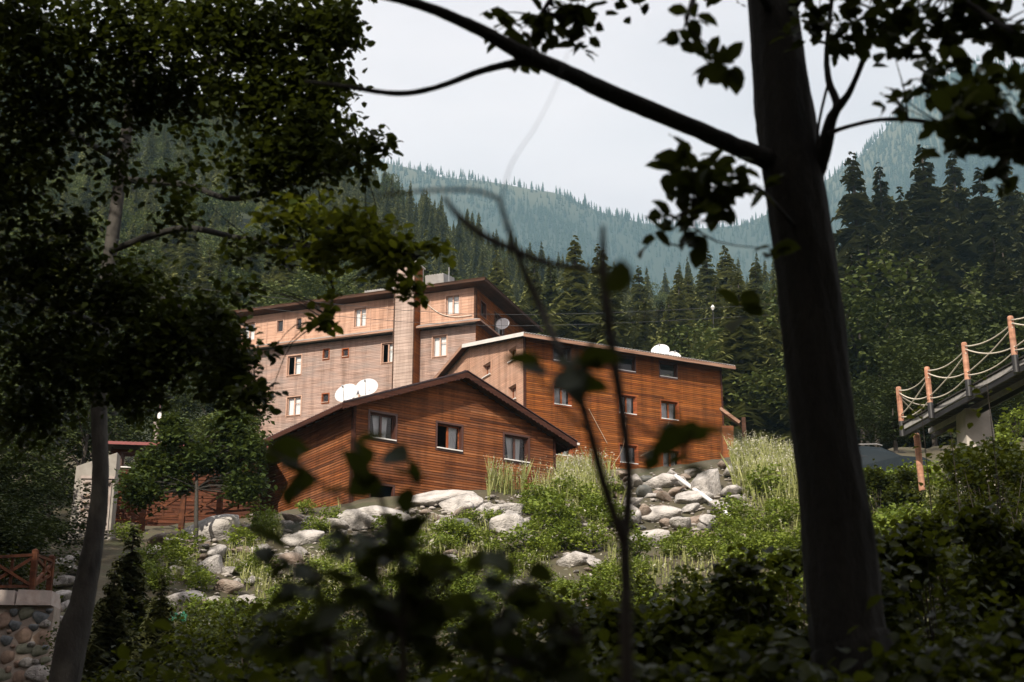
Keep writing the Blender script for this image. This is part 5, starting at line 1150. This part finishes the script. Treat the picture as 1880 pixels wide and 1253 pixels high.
def px_clusters(L, leaf, clump=6, dy=0.6):
    """L: (px,py,rx,ry,n,Y) measured leaf masses -> points, sizes, spray centres"""
    Ps, Ss, Cs = [], [], []
    for (px, py, rx, ry, n, Y) in L:
        c = P(px, py, Y); f_ = (Y * CP + (c.z - EYE) * SP) / FPX
        p, cen = clump_points(c, (rx * f_, dy * (rx + ry) * f_ * 0.5 + 0.1, ry * f_), n, clump, 0.20, 0.05); Ps.append(p); Cs.append(cen); Ss.append(N.uniform(0.72, 1.2, len(p)) * leaf)
    return np.concatenate(Ps), np.concatenate(Ss), np.concatenate(Cs)

# --- the big dark tree at the right --------------------------------------------
RB = P(1566, 1262, 7.0); RB.z = H1(RB.x, RB.y) - 0.1
rtree = tag(empty('broadleaf_tree', RB), 'big dark tree with leaning trunk and long bare limb crossing the sky', 'tree')
TY = 7.0
tr = [RB + Vector((0.06, 0, -0.3)), P(1578, 1290, TY), P(1556, 1150, TY), P(1540, 1000, TY), P(1522, 850, TY), P(1487, 560, TY), P(1449, 280, TY), P(1418, 0, TY), P(1395, -200, TY + .2), P(1370, -500, TY + .5), P(1340, -900, TY + 1)]
fpx = TY * 1.02 / FPX
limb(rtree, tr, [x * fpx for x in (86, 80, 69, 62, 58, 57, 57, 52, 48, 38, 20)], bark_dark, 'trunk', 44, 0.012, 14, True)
LM = [([P(1449, 300, TY), P(1395, 288, 6.9), P(1280, 238, 6.7), P(1130, 176, 6.4), P(1045, 136, 6.2), P(960, 98, 6.0), P(870, 50, 5.9), P(780, 12, 5.8), P(690, -12, 5.7), P(560, -40, 5.6)], (24, 20, 17, 17, 15, 14, 11, 9, 8, 5)),
      ([P(975, 112, 6.02), P(935, 118, 6.0), P(880, 132, 6.0), P(800, 161, 5.9), P(730, 172, 5.9), P(640, 160, 5.8), P(560, 150, 5.8)], (9, 7, 6, 5, 5, 4, 3)),
      ([P(1490, 330, TY), P(1512, 280, 6.9), P(1528, 215, 6.8), P(1562, 165, 6.7), P(1597, 72, 6.6), P(1620, -40, 6.5)], (22, 16, 11, 6, 5, 4)),
      ([P(1526, 225, 6.8), P(1536, 190, 6.8), P(1522, 150, 6.8), P(1518, 90, 6.8), P(1530, -20, 6.8)], (9, 8, 7, 5, 4)),
      ([P(1503, 290, 6.9), P(1502, 240, 6.9), P(1510, 195, 6.9), P(1524, 140, 6.9)], (4, 3, 3, 3)),
      ([P(1522, 245, 6.8), P(1560, 232, 6.6), P(1620, 220, 6.4), P(1700, 224, 6.1), P(1790, 250, 5.8), P(1880, 260, 5.6)], (5, 4, 4, 4, 4, 3)),
      ([P(1470, 430, TY), P(1420, 372, 6.5), P(1380, 345, 6.0), P(1300, 370, 5.4), P(1240, 400, 5.2)], (5, 4, 4, 3, 2)),
      ([P(1430, 60, TY), P(1380, -30, 6.6), P(1290, -20, 5.6), P(1260, 40, 5.2)], (10, 8, 5, 3)), ([P(1440, 40, TY), P(1520, -60, 6.4), P(1700, -30, 6.0), P(1860, 60, 5.6)], (12, 10, 7, 4)), ([P(1440, 0, TY), P(1200, -120, 6.6), P(1050, -40, 6.4), P(990, 30, 6.3)], (12, 9, 6, 3))]
LPTS = []
for pts, rr_ in LM:
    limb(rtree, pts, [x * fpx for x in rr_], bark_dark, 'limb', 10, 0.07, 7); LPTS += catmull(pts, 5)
RC = [(960, 48, 62, 38, 30, 6.2), (1030, 25, 60, 28, 26, 6.3), (1075, 60, 45, 45, 18, 6.3), (950, 118, 22, 22, 6, 6.1), (1250, 42, 40, 34, 8, 5.0), (1305, 110, 26, 50, 9, 5.0), (1345, 135, 20, 22, 4, 5.0), (1262, 285, 50, 36, 16, 5.3), (1300, 345, 82, 46, 46, 5.3), (1345, 375, 50, 30, 18, 5.3),
      (1262, 412, 55, 26, 16, 5.1), (1205, 425, 20, 22, 3, 5.2), (1395, 335, 26, 22, 5, 5.6), (1420, 470, 36, 44, 10, 5.0), (1400, 560, 40, 40, 5, 4.6), (1520, 55, 70, 50, 50, 6.4), (1600, 40, 90, 45, 85, 6.2), (1690, 75, 70, 70, 70, 6.0), (1780, 40, 90, 50, 90, 6.0), (1860, 60, 60, 60, 50, 5.8), (1660, 150, 50, 45, 24, 5.6),
      (1740, 150, 60, 50, 34, 5.5), (1830, 150, 60, 55, 34, 5.2), (1655, 195, 40, 26, 10, 5.4), (1790, 235, 100, 50, 110, 5.2), (1870, 270, 60, 60, 80, 5.2), (1770, 190, 40, 22, 8, 4.6), (1400, -60, 120, 60, 60, 6.0), (1600, -90, 200, 70, 160, 6.2), (1850, -90, 160, 80, 120, 6), (1100, -60, 160, 50, 70, 6.3), (1480, 10, 40, 30, 20, 6.6)]
RC = [(a, b, c, d, int(n * (1.7 if a < 1120 else 1.5 if a < 1400 else 1.1)), y) for a, b, c, d, n, y in RC]
p_, s_, c_ = px_clusters(RC, 0.094); put_foliage(rtree, p_, s_, leaf_near, 'mid', 300); twigs(rtree, LPTS, c_, 0.007, bark_dark)
# upper crown above the picture
cz_ = P(1400, -700, 7.5); p2, c2 = clump_points(cz_ + Vector((0.5, 0.2, 2.6)), (4.5, 4.2, 2.4), 5200, 8, 0.12, 0.2); put_foliage(rtree, p2, N.uniform(.1, .16, len(p2)), leaf_near, 'low', 0, 'upper_foliage')

# --- slender tree at the left ----------------------------------------------------
LB = P(110, 1262, 15.0); LB.z = H1(LB.x, LB.y) - 0.1
ltree = tag(empty('broadleaf_tree', LB), 'slender grey-barked tree at the left whose dark crown fills the upper left', 'tree')
f15 = 15.5 / FPX
tr2 = [LB + Vector((-.1, 0, -.2)), P(128, 1200, 15), P(150, 1110, 15), P(175, 980, 15), P(184, 880, 15), P(182, 760, 15), P(186, 640, 15), P(196, 520, 15.2), P(216, 360, 15.4), P(238, 200, 15.6), P(256, 40, 15.8), P(275, -180, 16), P(290, -420, 16.2)]
limb(ltree, tr2, [x * f15 for x in (34, 27, 21, 16, 14.5, 14, 13.5, 13, 12, 11, 10, 9, 5)], bark_grey, 'trunk', 28, 0.02, 9, True)
LL = [([P(205, 460, 15.2), P(330, 420, 14), P(440, 438, 12.6), P(560, 455, 11.6), P(690, 470, 10.8), P(770, 470, 10.2)], (7, 6, 5, 4, 3, 2)), ([P(222, 330, 15.4), P(340, 340, 14), P(430, 365, 13), P(560, 330, 12), P(660, 300, 11.5)], (7, 6, 5, 4, 2)),
      ([P(240, 190, 15.6), P(380, 120, 14), P(500, 80, 13), P(640, 60, 12)], (8, 7, 5, 2)), ([P(256, 40, 15.8), P(400, -60, 14), P(600, -40, 12.4)], (8, 6, 3)), ([P(196, 520, 15.2), P(320, 560, 13.6), P(420, 640, 12.6), P(470, 720, 12)], (6, 5, 4, 2)), ([P(225, 300, 15.4), P(120, 240, 14), P(20, 200, 12.6)], (6, 5, 3)), ([P(190, 600, 15.1), P(90, 560, 14), P(-20, 540, 13)], (6, 5, 3)),
      ([P(560, 455, 11.6), P(610, 520, 11.3), P(600, 590, 11.2)], (3, 2, 1.5)), ([P(690, 470, 10.8), P(745, 500, 10.4), P(770, 540, 10.3)], (3, 2, 1))]
LP2 = []
for pts, rr_ in LL:
    limb(ltree, pts, [x * f15 for x in rr_], bark_dark, 'limb', 8, 0.08, 6); LP2 += catmull(pts, 5)
LC = [(40, 60, 170, 90, 800, 11), (250, 60, 170, 90, 900, 11.5), (440, 50, 150, 90, 850, 11), (580, 60, 80, 80, 420, 10.8), (640, 40, 45, 50, 130, 10.5), (80, 200, 140, 100, 620, 11.5), (330, 170, 150, 60, 520, 12), (500, 170, 110, 80, 560, 11), (590, 180, 70, 80, 330, 10.8), (560, 270, 100, 80, 480, 10.8), (640, 280, 70, 50, 190, 10.4), (480, 310, 90, 60, 300, 11),
      (690, 268, 40, 26, 50, 10.2), (30, 330, 90, 120, 520, 11.5), (360, 280, 50, 60, 90, 11.6), (80, 500, 110, 110, 620, 12), (230, 540, 120, 70, 520, 12.2), (330, 400, 60, 50, 110, 11.4), (340, 620, 120, 70, 620, 12), (240, 680, 110, 60, 480, 12.2), (420, 690, 60, 70, 280, 11.6), (470, 730, 45, 45, 120, 11.2), (100, 660, 130, 80, 620, 12.4), (400, 580, 60, 50, 150, 11.4), (440, 540, 50, 30, 60, 11),
      (560, 400, 90, 40, 150, 10.8), (640, 420, 90, 46, 260, 10.4), (700, 450, 80, 50, 260, 10.2), (600, 470, 90, 36, 150, 10.6), (740, 490, 40, 40, 90, 10.1), (800, 455, 36, 22, 26, 10), (760, 530, 26, 30, 40, 10.1), (600, 585, 34, 40, 60, 10.6), (480, 460, 70, 40, 100, 11), (500, 640, 24, 26, 18, 10.8), (30, 800, 80, 60, 160, 13), (430, 470, 40, 30, 40, 11), (150, 420, 50, 50, 120, 11.8), (215, 300, 60, 80, 190, 12), (260, 190, 60, 50, 200, 12), (330, 330, 60, 40, 90, 12), (60, 760, 100, 50, 330, 12.6), (240, 740, 70, 40, 160, 12.4)]
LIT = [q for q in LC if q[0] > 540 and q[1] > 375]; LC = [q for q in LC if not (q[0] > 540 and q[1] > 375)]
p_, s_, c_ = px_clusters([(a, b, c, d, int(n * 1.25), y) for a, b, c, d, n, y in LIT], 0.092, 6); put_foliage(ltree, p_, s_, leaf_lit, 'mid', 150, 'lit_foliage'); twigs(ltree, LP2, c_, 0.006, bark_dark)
LC = [(a, b, c, d, int(n * (2.5 if n > 350 else 2.0 if n > 250 else 1.35)), y) for a, b, c, d, n, y in LC]
p_, s_, c_ = px_clusters(LC, 0.082, 7); put_foliage(ltree, p_, s_, leaf_left, 'mid', 150); twigs(ltree, LP2, c_[::2], 0.008, bark_dark)
p2, c2 = clump_points(P(90, -350, 13.5), (4.0, 3.2, 2.0), 5500, 8, 0.12, 0.1); put_foliage(ltree, p2, N.uniform(.1, .16, len(p2)), leaf_left, 'low', 0, 'upper_foliage')

# --- bare forked sapling in the middle, close to the viewpoint --------------------
SY = 2.6; f3 = SY * 1.03 / FPX
SBp = P(1152, 1300, SY); SBp.z = H1(SBp.x, SBp.y) - 0.05
sap = tag(empty('forked_sapling', SBp), 'thin forked sapling with bare crooked twigs in the middle of the view', 'sapling')
SL = [([SBp, P(1152, 1262, SY), P(1150, 1120, SY), P(1147, 1000, SY)], (15, 13, 12, 12)), ([P(1147, 1000, SY), P(1155, 880, SY), P(1143, 760, SY), P(1126, 650, SY), P(1112, 545, SY), P(1107, 490, SY), P(1107, 415, SY)], (11, 10, 10, 10, 9, 8, 4)),
      ([P(1147, 1000, SY), P(1112, 900, SY - .05), P(1085, 800, SY - .1), P(1060, 715, SY - .1), P(1030, 650, SY - .1), P(990, 560, SY), P(955, 480, SY), P(930, 410, SY), P(917, 366, SY)], (11, 10, 9, 9, 8, 8, 7, 6, 4)),
      ([P(1107, 500, SY), P(1060, 492, SY), P(1000, 482, SY), P(950, 462, SY), P(890, 435, SY), P(845, 400, SY), P(815, 362, SY)], (5, 6, 7, 8, 9, 7, 4)), ([P(917, 366, SY), P(870, 350, SY), P(790, 350, SY + .1), P(720, 356, SY + .1), P(690, 362, SY + .2)], (4, 4, 4, 3, 2)), ([P(920, 370, SY), P(940, 300, SY + .3), P(985, 230, SY + .5), P(1020, 160, SY + .7), P(1045, 90, SY + .8)], (1.6, 1.0, 0.8, .7, .6)),
      ([P(1085, 800, SY - .1), P(1030, 745, 2.35), P(985, 690, 2.27)], (4, 3, 2)), ([P(1143, 760, SY), P(1190, 790, 2.43), P(1255, 830, 2.35)], (4, 3, 2)), ([P(1060, 715, SY - .1), P(1068, 690, 2.43), P(1065, 660, 2.39)], (3, 2, 1.5))]
SPT = []
for i, (pts, rr_) in enumerate(SL):
    limb(sap, pts, [x * f3 * 0.95 for x in rr_], bark_twig, 'stem' if i < 3 else 'twig', 9, 0.10, 6); SPT += catmull(pts, 4)
SCL = [(1062, 685, 40, 34, 8, 2.39), (990, 685, 22, 14, 2, 2.35), (1190, 795, 18, 12, 2, 2.43), (1258, 815, 46, 34, 6, 2.35), (1255, 850, 22, 16, 2, 2.35), (1210, 560, 20, 14, 2, 2.35), (1165, 545, 14, 10, 1, 2.35), (1240, 790, 14, 10, 1, 2.35)]
p_, s_, c_ = px_clusters(SCL, 0.075, 1, 0.3); put_foliage(sap, p_, s_, leaf_near, 'full', 60); twigs(sap, SPT, c_, 0.003, bark_twig)

# --- low near branches, out of focus ----------------------------------------------
NB = P(760, 1400, 2.9); NB.z = H1(NB.x, NB.y) - 0.05
nbush = tag(empty('hazel_shrub', NB), 'close out-of-focus shrub with big black leaves below the lodge', 'shrub')
NL = [([NB, P(740, 1150, 2.9), P(720, 1000, 2.8), P(690, 890, 2.75), P(640, 800, 2.7)], (8, 7, 5, 4, 2)), ([P(740, 1150, 2.9), P(850, 1050, 2.9), P(960, 1000, 2.9)], (5, 4, 2)), ([P(720, 1000, 2.8), P(640, 930, 2.8), P(560, 860, 2.8)], (4, 3, 2)), ([P(690, 890, 2.75), P(740, 885, 2.7), P(790, 880, 2.7)], (3, 2, 1)), ([NB, P(600, 1180, 3.1), P(520, 1080, 3.1)], (6, 5, 2)), ([NB, P(900, 1200, 3.0), P(1060, 1150, 3.0)], (6, 4, 2))]
NPT = []
for pts, rr_ in NL:
    limb(nbush, pts, [x * 3.0 / FPX for x in rr_], bark_twig, 'stem', 7, 0.06, 6); NPT += catmull(pts, 4)
NCL = [(680, 870, 46, 40, 9, 2.7), (640, 800, 16, 14, 2, 2.7), (755, 880, 34, 14, 3, 2.7), (560, 865, 44, 34, 6, 2.8), (620, 960, 50, 30, 6, 2.8), (720, 960, 70, 40, 12, 2.8), (600, 1030, 70, 50, 14, 3.0), (700, 1050, 90, 60, 22, 2.9), (820, 1010, 60, 40, 10, 2.8), (900, 1000, 50, 30, 6, 2.9), (960, 1060, 60, 50, 10, 3.0), (850, 1100, 90, 50, 22, 3.0), (740, 1140, 110, 50, 28, 3.0), (560, 1130, 90, 50, 20, 3.1), (1040, 1130, 70, 50, 14, 3.1), (980, 1180, 120, 50, 26, 3.1), (500, 850, 30, 40, 4, 3.0), (520, 950, 40, 40, 5, 3.0)]
p_, s_, c_ = px_clusters([(a, b, c, d, int(n * (1.3 if b > 940 else 0.8)), y) for a, b, c, d, n, y in [(a, b + (45 if b > 940 else 0), c, d * 0.9, n, y) for a, b, c, d, n, y in NCL]], 0.072, 1, 0.5); put_foliage(nbush, p_, s_, leaf_near, 'full', 300); twigs(nbush, NPT, c_, 0.003, bark_twig)

# --- undergrowth between the viewpoint and the bank --------------------------------
def bush(px, py, Y, rpx, n, leaf, label, nobj=0, mat=leaf_bush):
    top = P(px, py, Y); gz = H1(top.x, top.y); h = max(0.8, top.z - gz); f_ = Y * 1.03 / FPX; r = rpx * f_
    t = tag(empty('bush', (top.x, top.y, gz)), label, 'bush', 'dark bushes of the foreground'); Pn = []; Cn = []
    for k in range(6):      # several uneven lobes
        a = R.uniform(0, 6.28); q = R.uniform(0.2, 0.75); hh = h * R.uniform(0.45, 0.98); lr = r * R.uniform(0.3, 0.5)
        c = (top.x + math.cos(a) * r * q, top.y + math.sin(a) * r * q * 0.6, gz + hh - lr * 0.8); p, cc = clump_points(c, (lr, lr * .9, lr * 0.85), n // 8, 7, 0.16, 0.3); Pn.append(p); Cn.append(cc)
    p, cc = clump_points((top.x, top.y, gz + h * 0.45), (r * .85, r * 0.6, h * 0.5), n // 4, 7, 0.14, 0.4); Pn.append(p); Cn.append(cc); p = np.concatenate(Pn); p[:, 2] = np.maximum(p[:, 2], gz + 0.02)
    st_ = MB(); cc = np.concatenate(Cn)
    for c in cc[::max(1, len(cc) // 22)]:
        b = Vector((R.uniform(-.1, .1) * r, R.uniform(-.1, .1) * r, -0.1)); e = Vector(c) - t.location; st_.tube(catmull([b, b.lerp(e, 0.5) + Vector((0, 0, 0.12 * h)), e], 3), lerp_list([0.018, 0.012, 0.004], 7), 5, False)
    st_.build('stem', bark_twig, t)
    put_foliage(t, p, N.uniform(0.7, 1.25, len(p)) * leaf, mat, 'mid' if Y < 14 else 'low', nobj)
    return t
BU = [(150, 1225, 13, 130, 900, .085, 'bush in the bottom left corner beside the thin tree foot'), (230, 1160, 17, 170, 1500, .085, 'bush right of the thin tree foot'), (330, 1085, 26, 130, 1300, .09, 'drooping bush halfway up the dark slope'), (420, 1150, 15, 180, 1600, .085, 'dark bush under the pale split rock'), (600, 1110, 13, 200, 1800, .085, 'dark bush below the wedge shaped rock'), (560, 1180, 9, 220, 1700, .085, 'bush at the bottom edge, left of the middle'),
      (800, 1090, 12, 200, 1800, .085, 'dark bush in the middle below the slabs'), (780, 1190, 8, 230, 1700, .085, 'bush at the bottom edge in the middle'), (1000, 1090, 13, 180, 1700, .085, 'dark bush left of the sapling stem'), (1090, 1170, 8.5, 210, 1600, .085, 'bush at the bottom edge around the sapling stem'), (1220, 1060, 13, 190, 1800, .085, 'bush right of the sapling stem below the boulders'), (1330, 1150, 9, 210, 1700, .085, 'bush at the bottom edge left of the big trunk'),
      (1390, 1010, 15, 150, 1600, .088, 'bright-edged bush left of the big trunk'), (1310, 1030, 18, 120, 1100, .09, 'bush below the white pipe'), (1650, 960, 17, 150, 1700, .088, 'bush right of the big trunk below the car'), (1740, 900, 20, 150, 1700, .09, 'leafy bush below the rope bridge'), (1850, 860, 18, 140, 1700, .09, 'leafy bush at the right edge below the bridge'), (1640, 1090, 11, 190, 1800, .085, 'dark bush right of the big trunk foot'), (1800, 1040, 12, 200, 2000, .085, 'dark bush at the right edge'), (1760, 1170, 8, 240, 1800, .085, 'bush in the bottom right corner'),
      (1480, 1130, 10, 160, 1200, .085, 'bush at the foot of the big trunk'), (170, 1060, 30, 90, 700, .10, 'small bush beside the stone stack'), (480, 1090, 22, 130, 1100, .09, 'bush below the rounded tan stone'), (700, 1060, 20, 130, 1100, .09, 'bush behind the close black leaves'), (900, 1060, 19, 130, 1100, .09, 'bush below the smooth grey boulder')]
BU += [(640, 1030, 27, 110, 1300, .10, 'bush behind the close black leaves, left one'), (780, 1020, 28, 110, 1300, .10, 'bush just below the flat slabs'), (1060, 1050, 24, 120, 1300, .10, 'bush behind the sapling stem'), (1160, 1045, 26, 110, 1300, .10, 'bush below the pale flat rock'), (560, 1060, 24, 120, 1300, .10, 'bush under the wedge shaped rock'), (400, 1110, 24, 120, 1200, .10, 'bush below the square grey block'), (260, 1090, 28, 110, 1200, .10, 'bush right of the stone stack'), (960, 1120, 16, 160, 1500, .09, 'bush low in the middle'), (1150, 1110, 17, 150, 1500, .09, 'bush low right of the middle'), (700, 1130, 15, 170, 1500, .09, 'bush low left of the middle'), (330, 1190, 11, 190, 1600, .085, 'bush at the bottom edge left of the thin tree'), (1260, 1130, 14, 160, 1500, .085, 'bush low between sapling and big trunk'), (1560, 1010, 22, 120, 1200, .10, 'bush behind the big trunk'), (1840, 950, 15, 150, 1600, .088, 'bush at the right edge halfway down'), (1700, 1010, 15, 150, 1600, .088, 'bush right of the big trunk halfway down')]
BU += [(20, 1010, 41, 90, 1000, .11, 'bush right behind the fence post at lower left'), (1800, 790, 22, 110, 1700, .10, 'leafy bush hiding the foot of the bridge pier'), (1860, 775, 24, 110, 1600, .10, 'leafy bush at the right edge beside the pier'), (1710, 850, 26, 90, 1000, .10, 'leafy bush between car and bridge pier')]
BU += [(1800, 802, 36, 60, 1100, .15, 'dense bush right in front of the bridge pier'), (1845, 792, 35, 50, 900, .15, 'dense bush right of the bridge pier'), (1762, 820, 37, 50, 900, .15, 'dense bush left of the bridge pier'), (1605, 852, 47, 45, 800, .16, 'dense bush before the parked car near the trunk'), (1665, 850, 46, 45, 800, .16, 'dense bush before the far end of the parked car'), (1405, 985, 11, 130, 1500, .10, 'large-leaved bush against the left side of the big trunk'), (1320, 1030, 12, 130, 1400, .10, 'large-leaved bush left of the big trunk'), (1445, 965, 13.5, 90, 900, .10, 'bush tip showing at the left edge of the big trunk'), (1240, 1055, 11, 140, 1400, .10, 'large-leaved bush right of the sapling'), (1150, 1085, 11, 130, 1300, .10, 'large-leaved bush behind the sapling stem'),
       (1610, 960, 11, 110, 1300, .10, 'large-leaved bush against the right side of the big trunk'), (1690, 930, 12, 130, 1500, .10, 'large-leaved bush right of the big trunk'), (1770, 905, 13, 130, 1500, .10, 'large-leaved bush below the bridge pier'), (1855, 860, 13, 120, 1400, .10, 'large-leaved bush at the right edge under the bridge'),
       (300, 1150, 6.5, 260, 1300, .08, 'near dark bush low at the left'), (520, 1150, 6, 260, 1300, .08, 'near dark bush low left of the middle'), (1180, 1140, 6, 260, 1300, .08, 'near dark bush low right of the middle'), (1420, 1110, 6.2, 230, 1300, .08, 'near dark bush low at the big trunk'), (1680, 1090, 6.5, 260, 1400, .08, 'near dark bush low right of the big trunk'), (1850, 1060, 7, 230, 1300, .08, 'near dark bush low at the right edge'), (900, 1150, 6, 250, 1300, .08, 'near dark bush low in the middle')]
BU = [(a, b, c, d, int(n * 1.9), lf, lb) for a, b, c, d, n, lf, lb in BU]
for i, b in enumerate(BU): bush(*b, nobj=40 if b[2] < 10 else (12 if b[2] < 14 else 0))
# two upright young plants in front of the bridge
for px, top, Y, lb in ((1690, 740, 16, 'slim leafy sapling in front of the bridge start'), (1812, 705, 15, 'slim upright leafy sapling in front of the bridge pier'), (1745, 790, 17, 'slim leafy sapling below the bridge deck')):
    b = P(px + 8, 960, Y); b.z = H1(b.x, b.y); t = tag(empty('leafy_sapling', b), lb, 'sapling', 'slim saplings before the bridge'); tp = P(px, top, Y)
    limb(t, [b, b.lerp(tp, .5) + Vector((.05, 0, 0)), tp], (.014, .010, .004), bark_twig, 'stem', 6, 0.05, 6); q = [b.lerp(tp, u) for u in np.linspace(.55, 1, 16)]
    p = np.array([tuple(v + Vector((R.uniform(-.22, .22), R.uniform(-.2, .2), R.uniform(-.05, .1)))) for v in q for _ in range(3)]); put_foliage(t, p, N.uniform(.06, .11, len(p)), leaf_bush, 'mid', 30, bias=1.5)
# hanging shrub tree by the cabin
st2 = tag(empty('small_leafy_tree', (lambda g: Vector((g.x, g.y, H1(g.x, g.y))))(P(365, 925, 49.5))), 'small sunlit leafy tree covering the right half of the plank cabin', 'tree'); c0 = P(362, 830, st2.location.y)
L5 = [clump_points(c0 + Vector((R.uniform(-1.9, 1.9), R.uniform(-.6, .6), R.uniform(-1.6, 1.15))), (r, r * .8, r * R.uniform(.6, .95)), int(1500 * r), 8, .26, .1) for r in [R.uniform(.3, .85) for _ in range(19)]]; p2 = np.concatenate([q[0] for q in L5]); c2 = np.concatenate([q[1] for q in L5]); put_foliage(st2, p2, N.uniform(.11, .26, len(p2)), leaf_small_tree, 'low'); limb(st2, [st2.location, c0.lerp(st2.location, .5), c0], (.09, .07, .03), bark_grey, 'trunk', 8); twigs(st2, [c0, c0.lerp(st2.location, .4)], c2[::8], .02, bark_grey, 'branch')

# --- unseen tall trees, added round the viewpoint to throw shade over the foreground ---------
for i, (x, y, h, r_) in enumerate([(-15, -7, 25, 6.5), (0, -10, 28, 7), (7, -8, 26, 6.5), (16, -6, 24, 6), (-23, -4, 24, 6.5), (2, -19, 30, 7), (-12, -18, 30, 7), (25, -10, 26, 6.5), (-22, 8, 18, 5), (19, 9, 15, 4.5), (-34, 4, 24, 7), (12, -20, 30, 7.5), (36, 0, 22, 7), (-24, 24, 28, 7), (-31, 36, 28, 7), (-19, 12, 27, 6.5)]):
    gz = H1(x, y); t = tag(empty('broadleaf_tree', (x, y, gz)), 'tall unseen broadleaf tree added beside the viewpoint for its shade', 'tree', 'unseen trees added beside the viewpoint for shade'); o = Vector((x, y, gz))
    limb(t, [o, o + Vector((.2, .1, h * .4)), o + Vector((0, .3, h * .85))], (.32, .22, .05), bark_grey, 'trunk', 10)
    p2, c2 = clump_points(o + Vector((0, 0, h * .53)), (r_, r_, h * .47), 12000, 6, .3, .1); put_foliage(t, p2, N.uniform(.5, .8, len(p2)), leaf_left, 'low', 0, 'foliage')

# ------------------------------------------------------------------ haze
mb = MB(); mb.box(-2000, 2800, -115, 3400, -8, 1640); hz = mb.build('haze', bpy.data.materials.new('haze')); m = hz.data.materials[0]; m.use_nodes = True; n, l = m.node_tree.nodes, m.node_tree.links; n.clear()
ho = n.new('ShaderNodeOutputMaterial'); pv = n.new('ShaderNodeVolumePrincipled'); pv.inputs['Color'].default_value = (0.42, 0.71, 0.87, 1); pv.inputs['Density'].default_value = 0.00017; pv.inputs['Anisotropy'].default_value = 0.0
l.new(pv.outputs[0], ho.inputs['Volume']); tag(hz, 'pale blue haze filling the valley air', 'haze', kind='stuff')
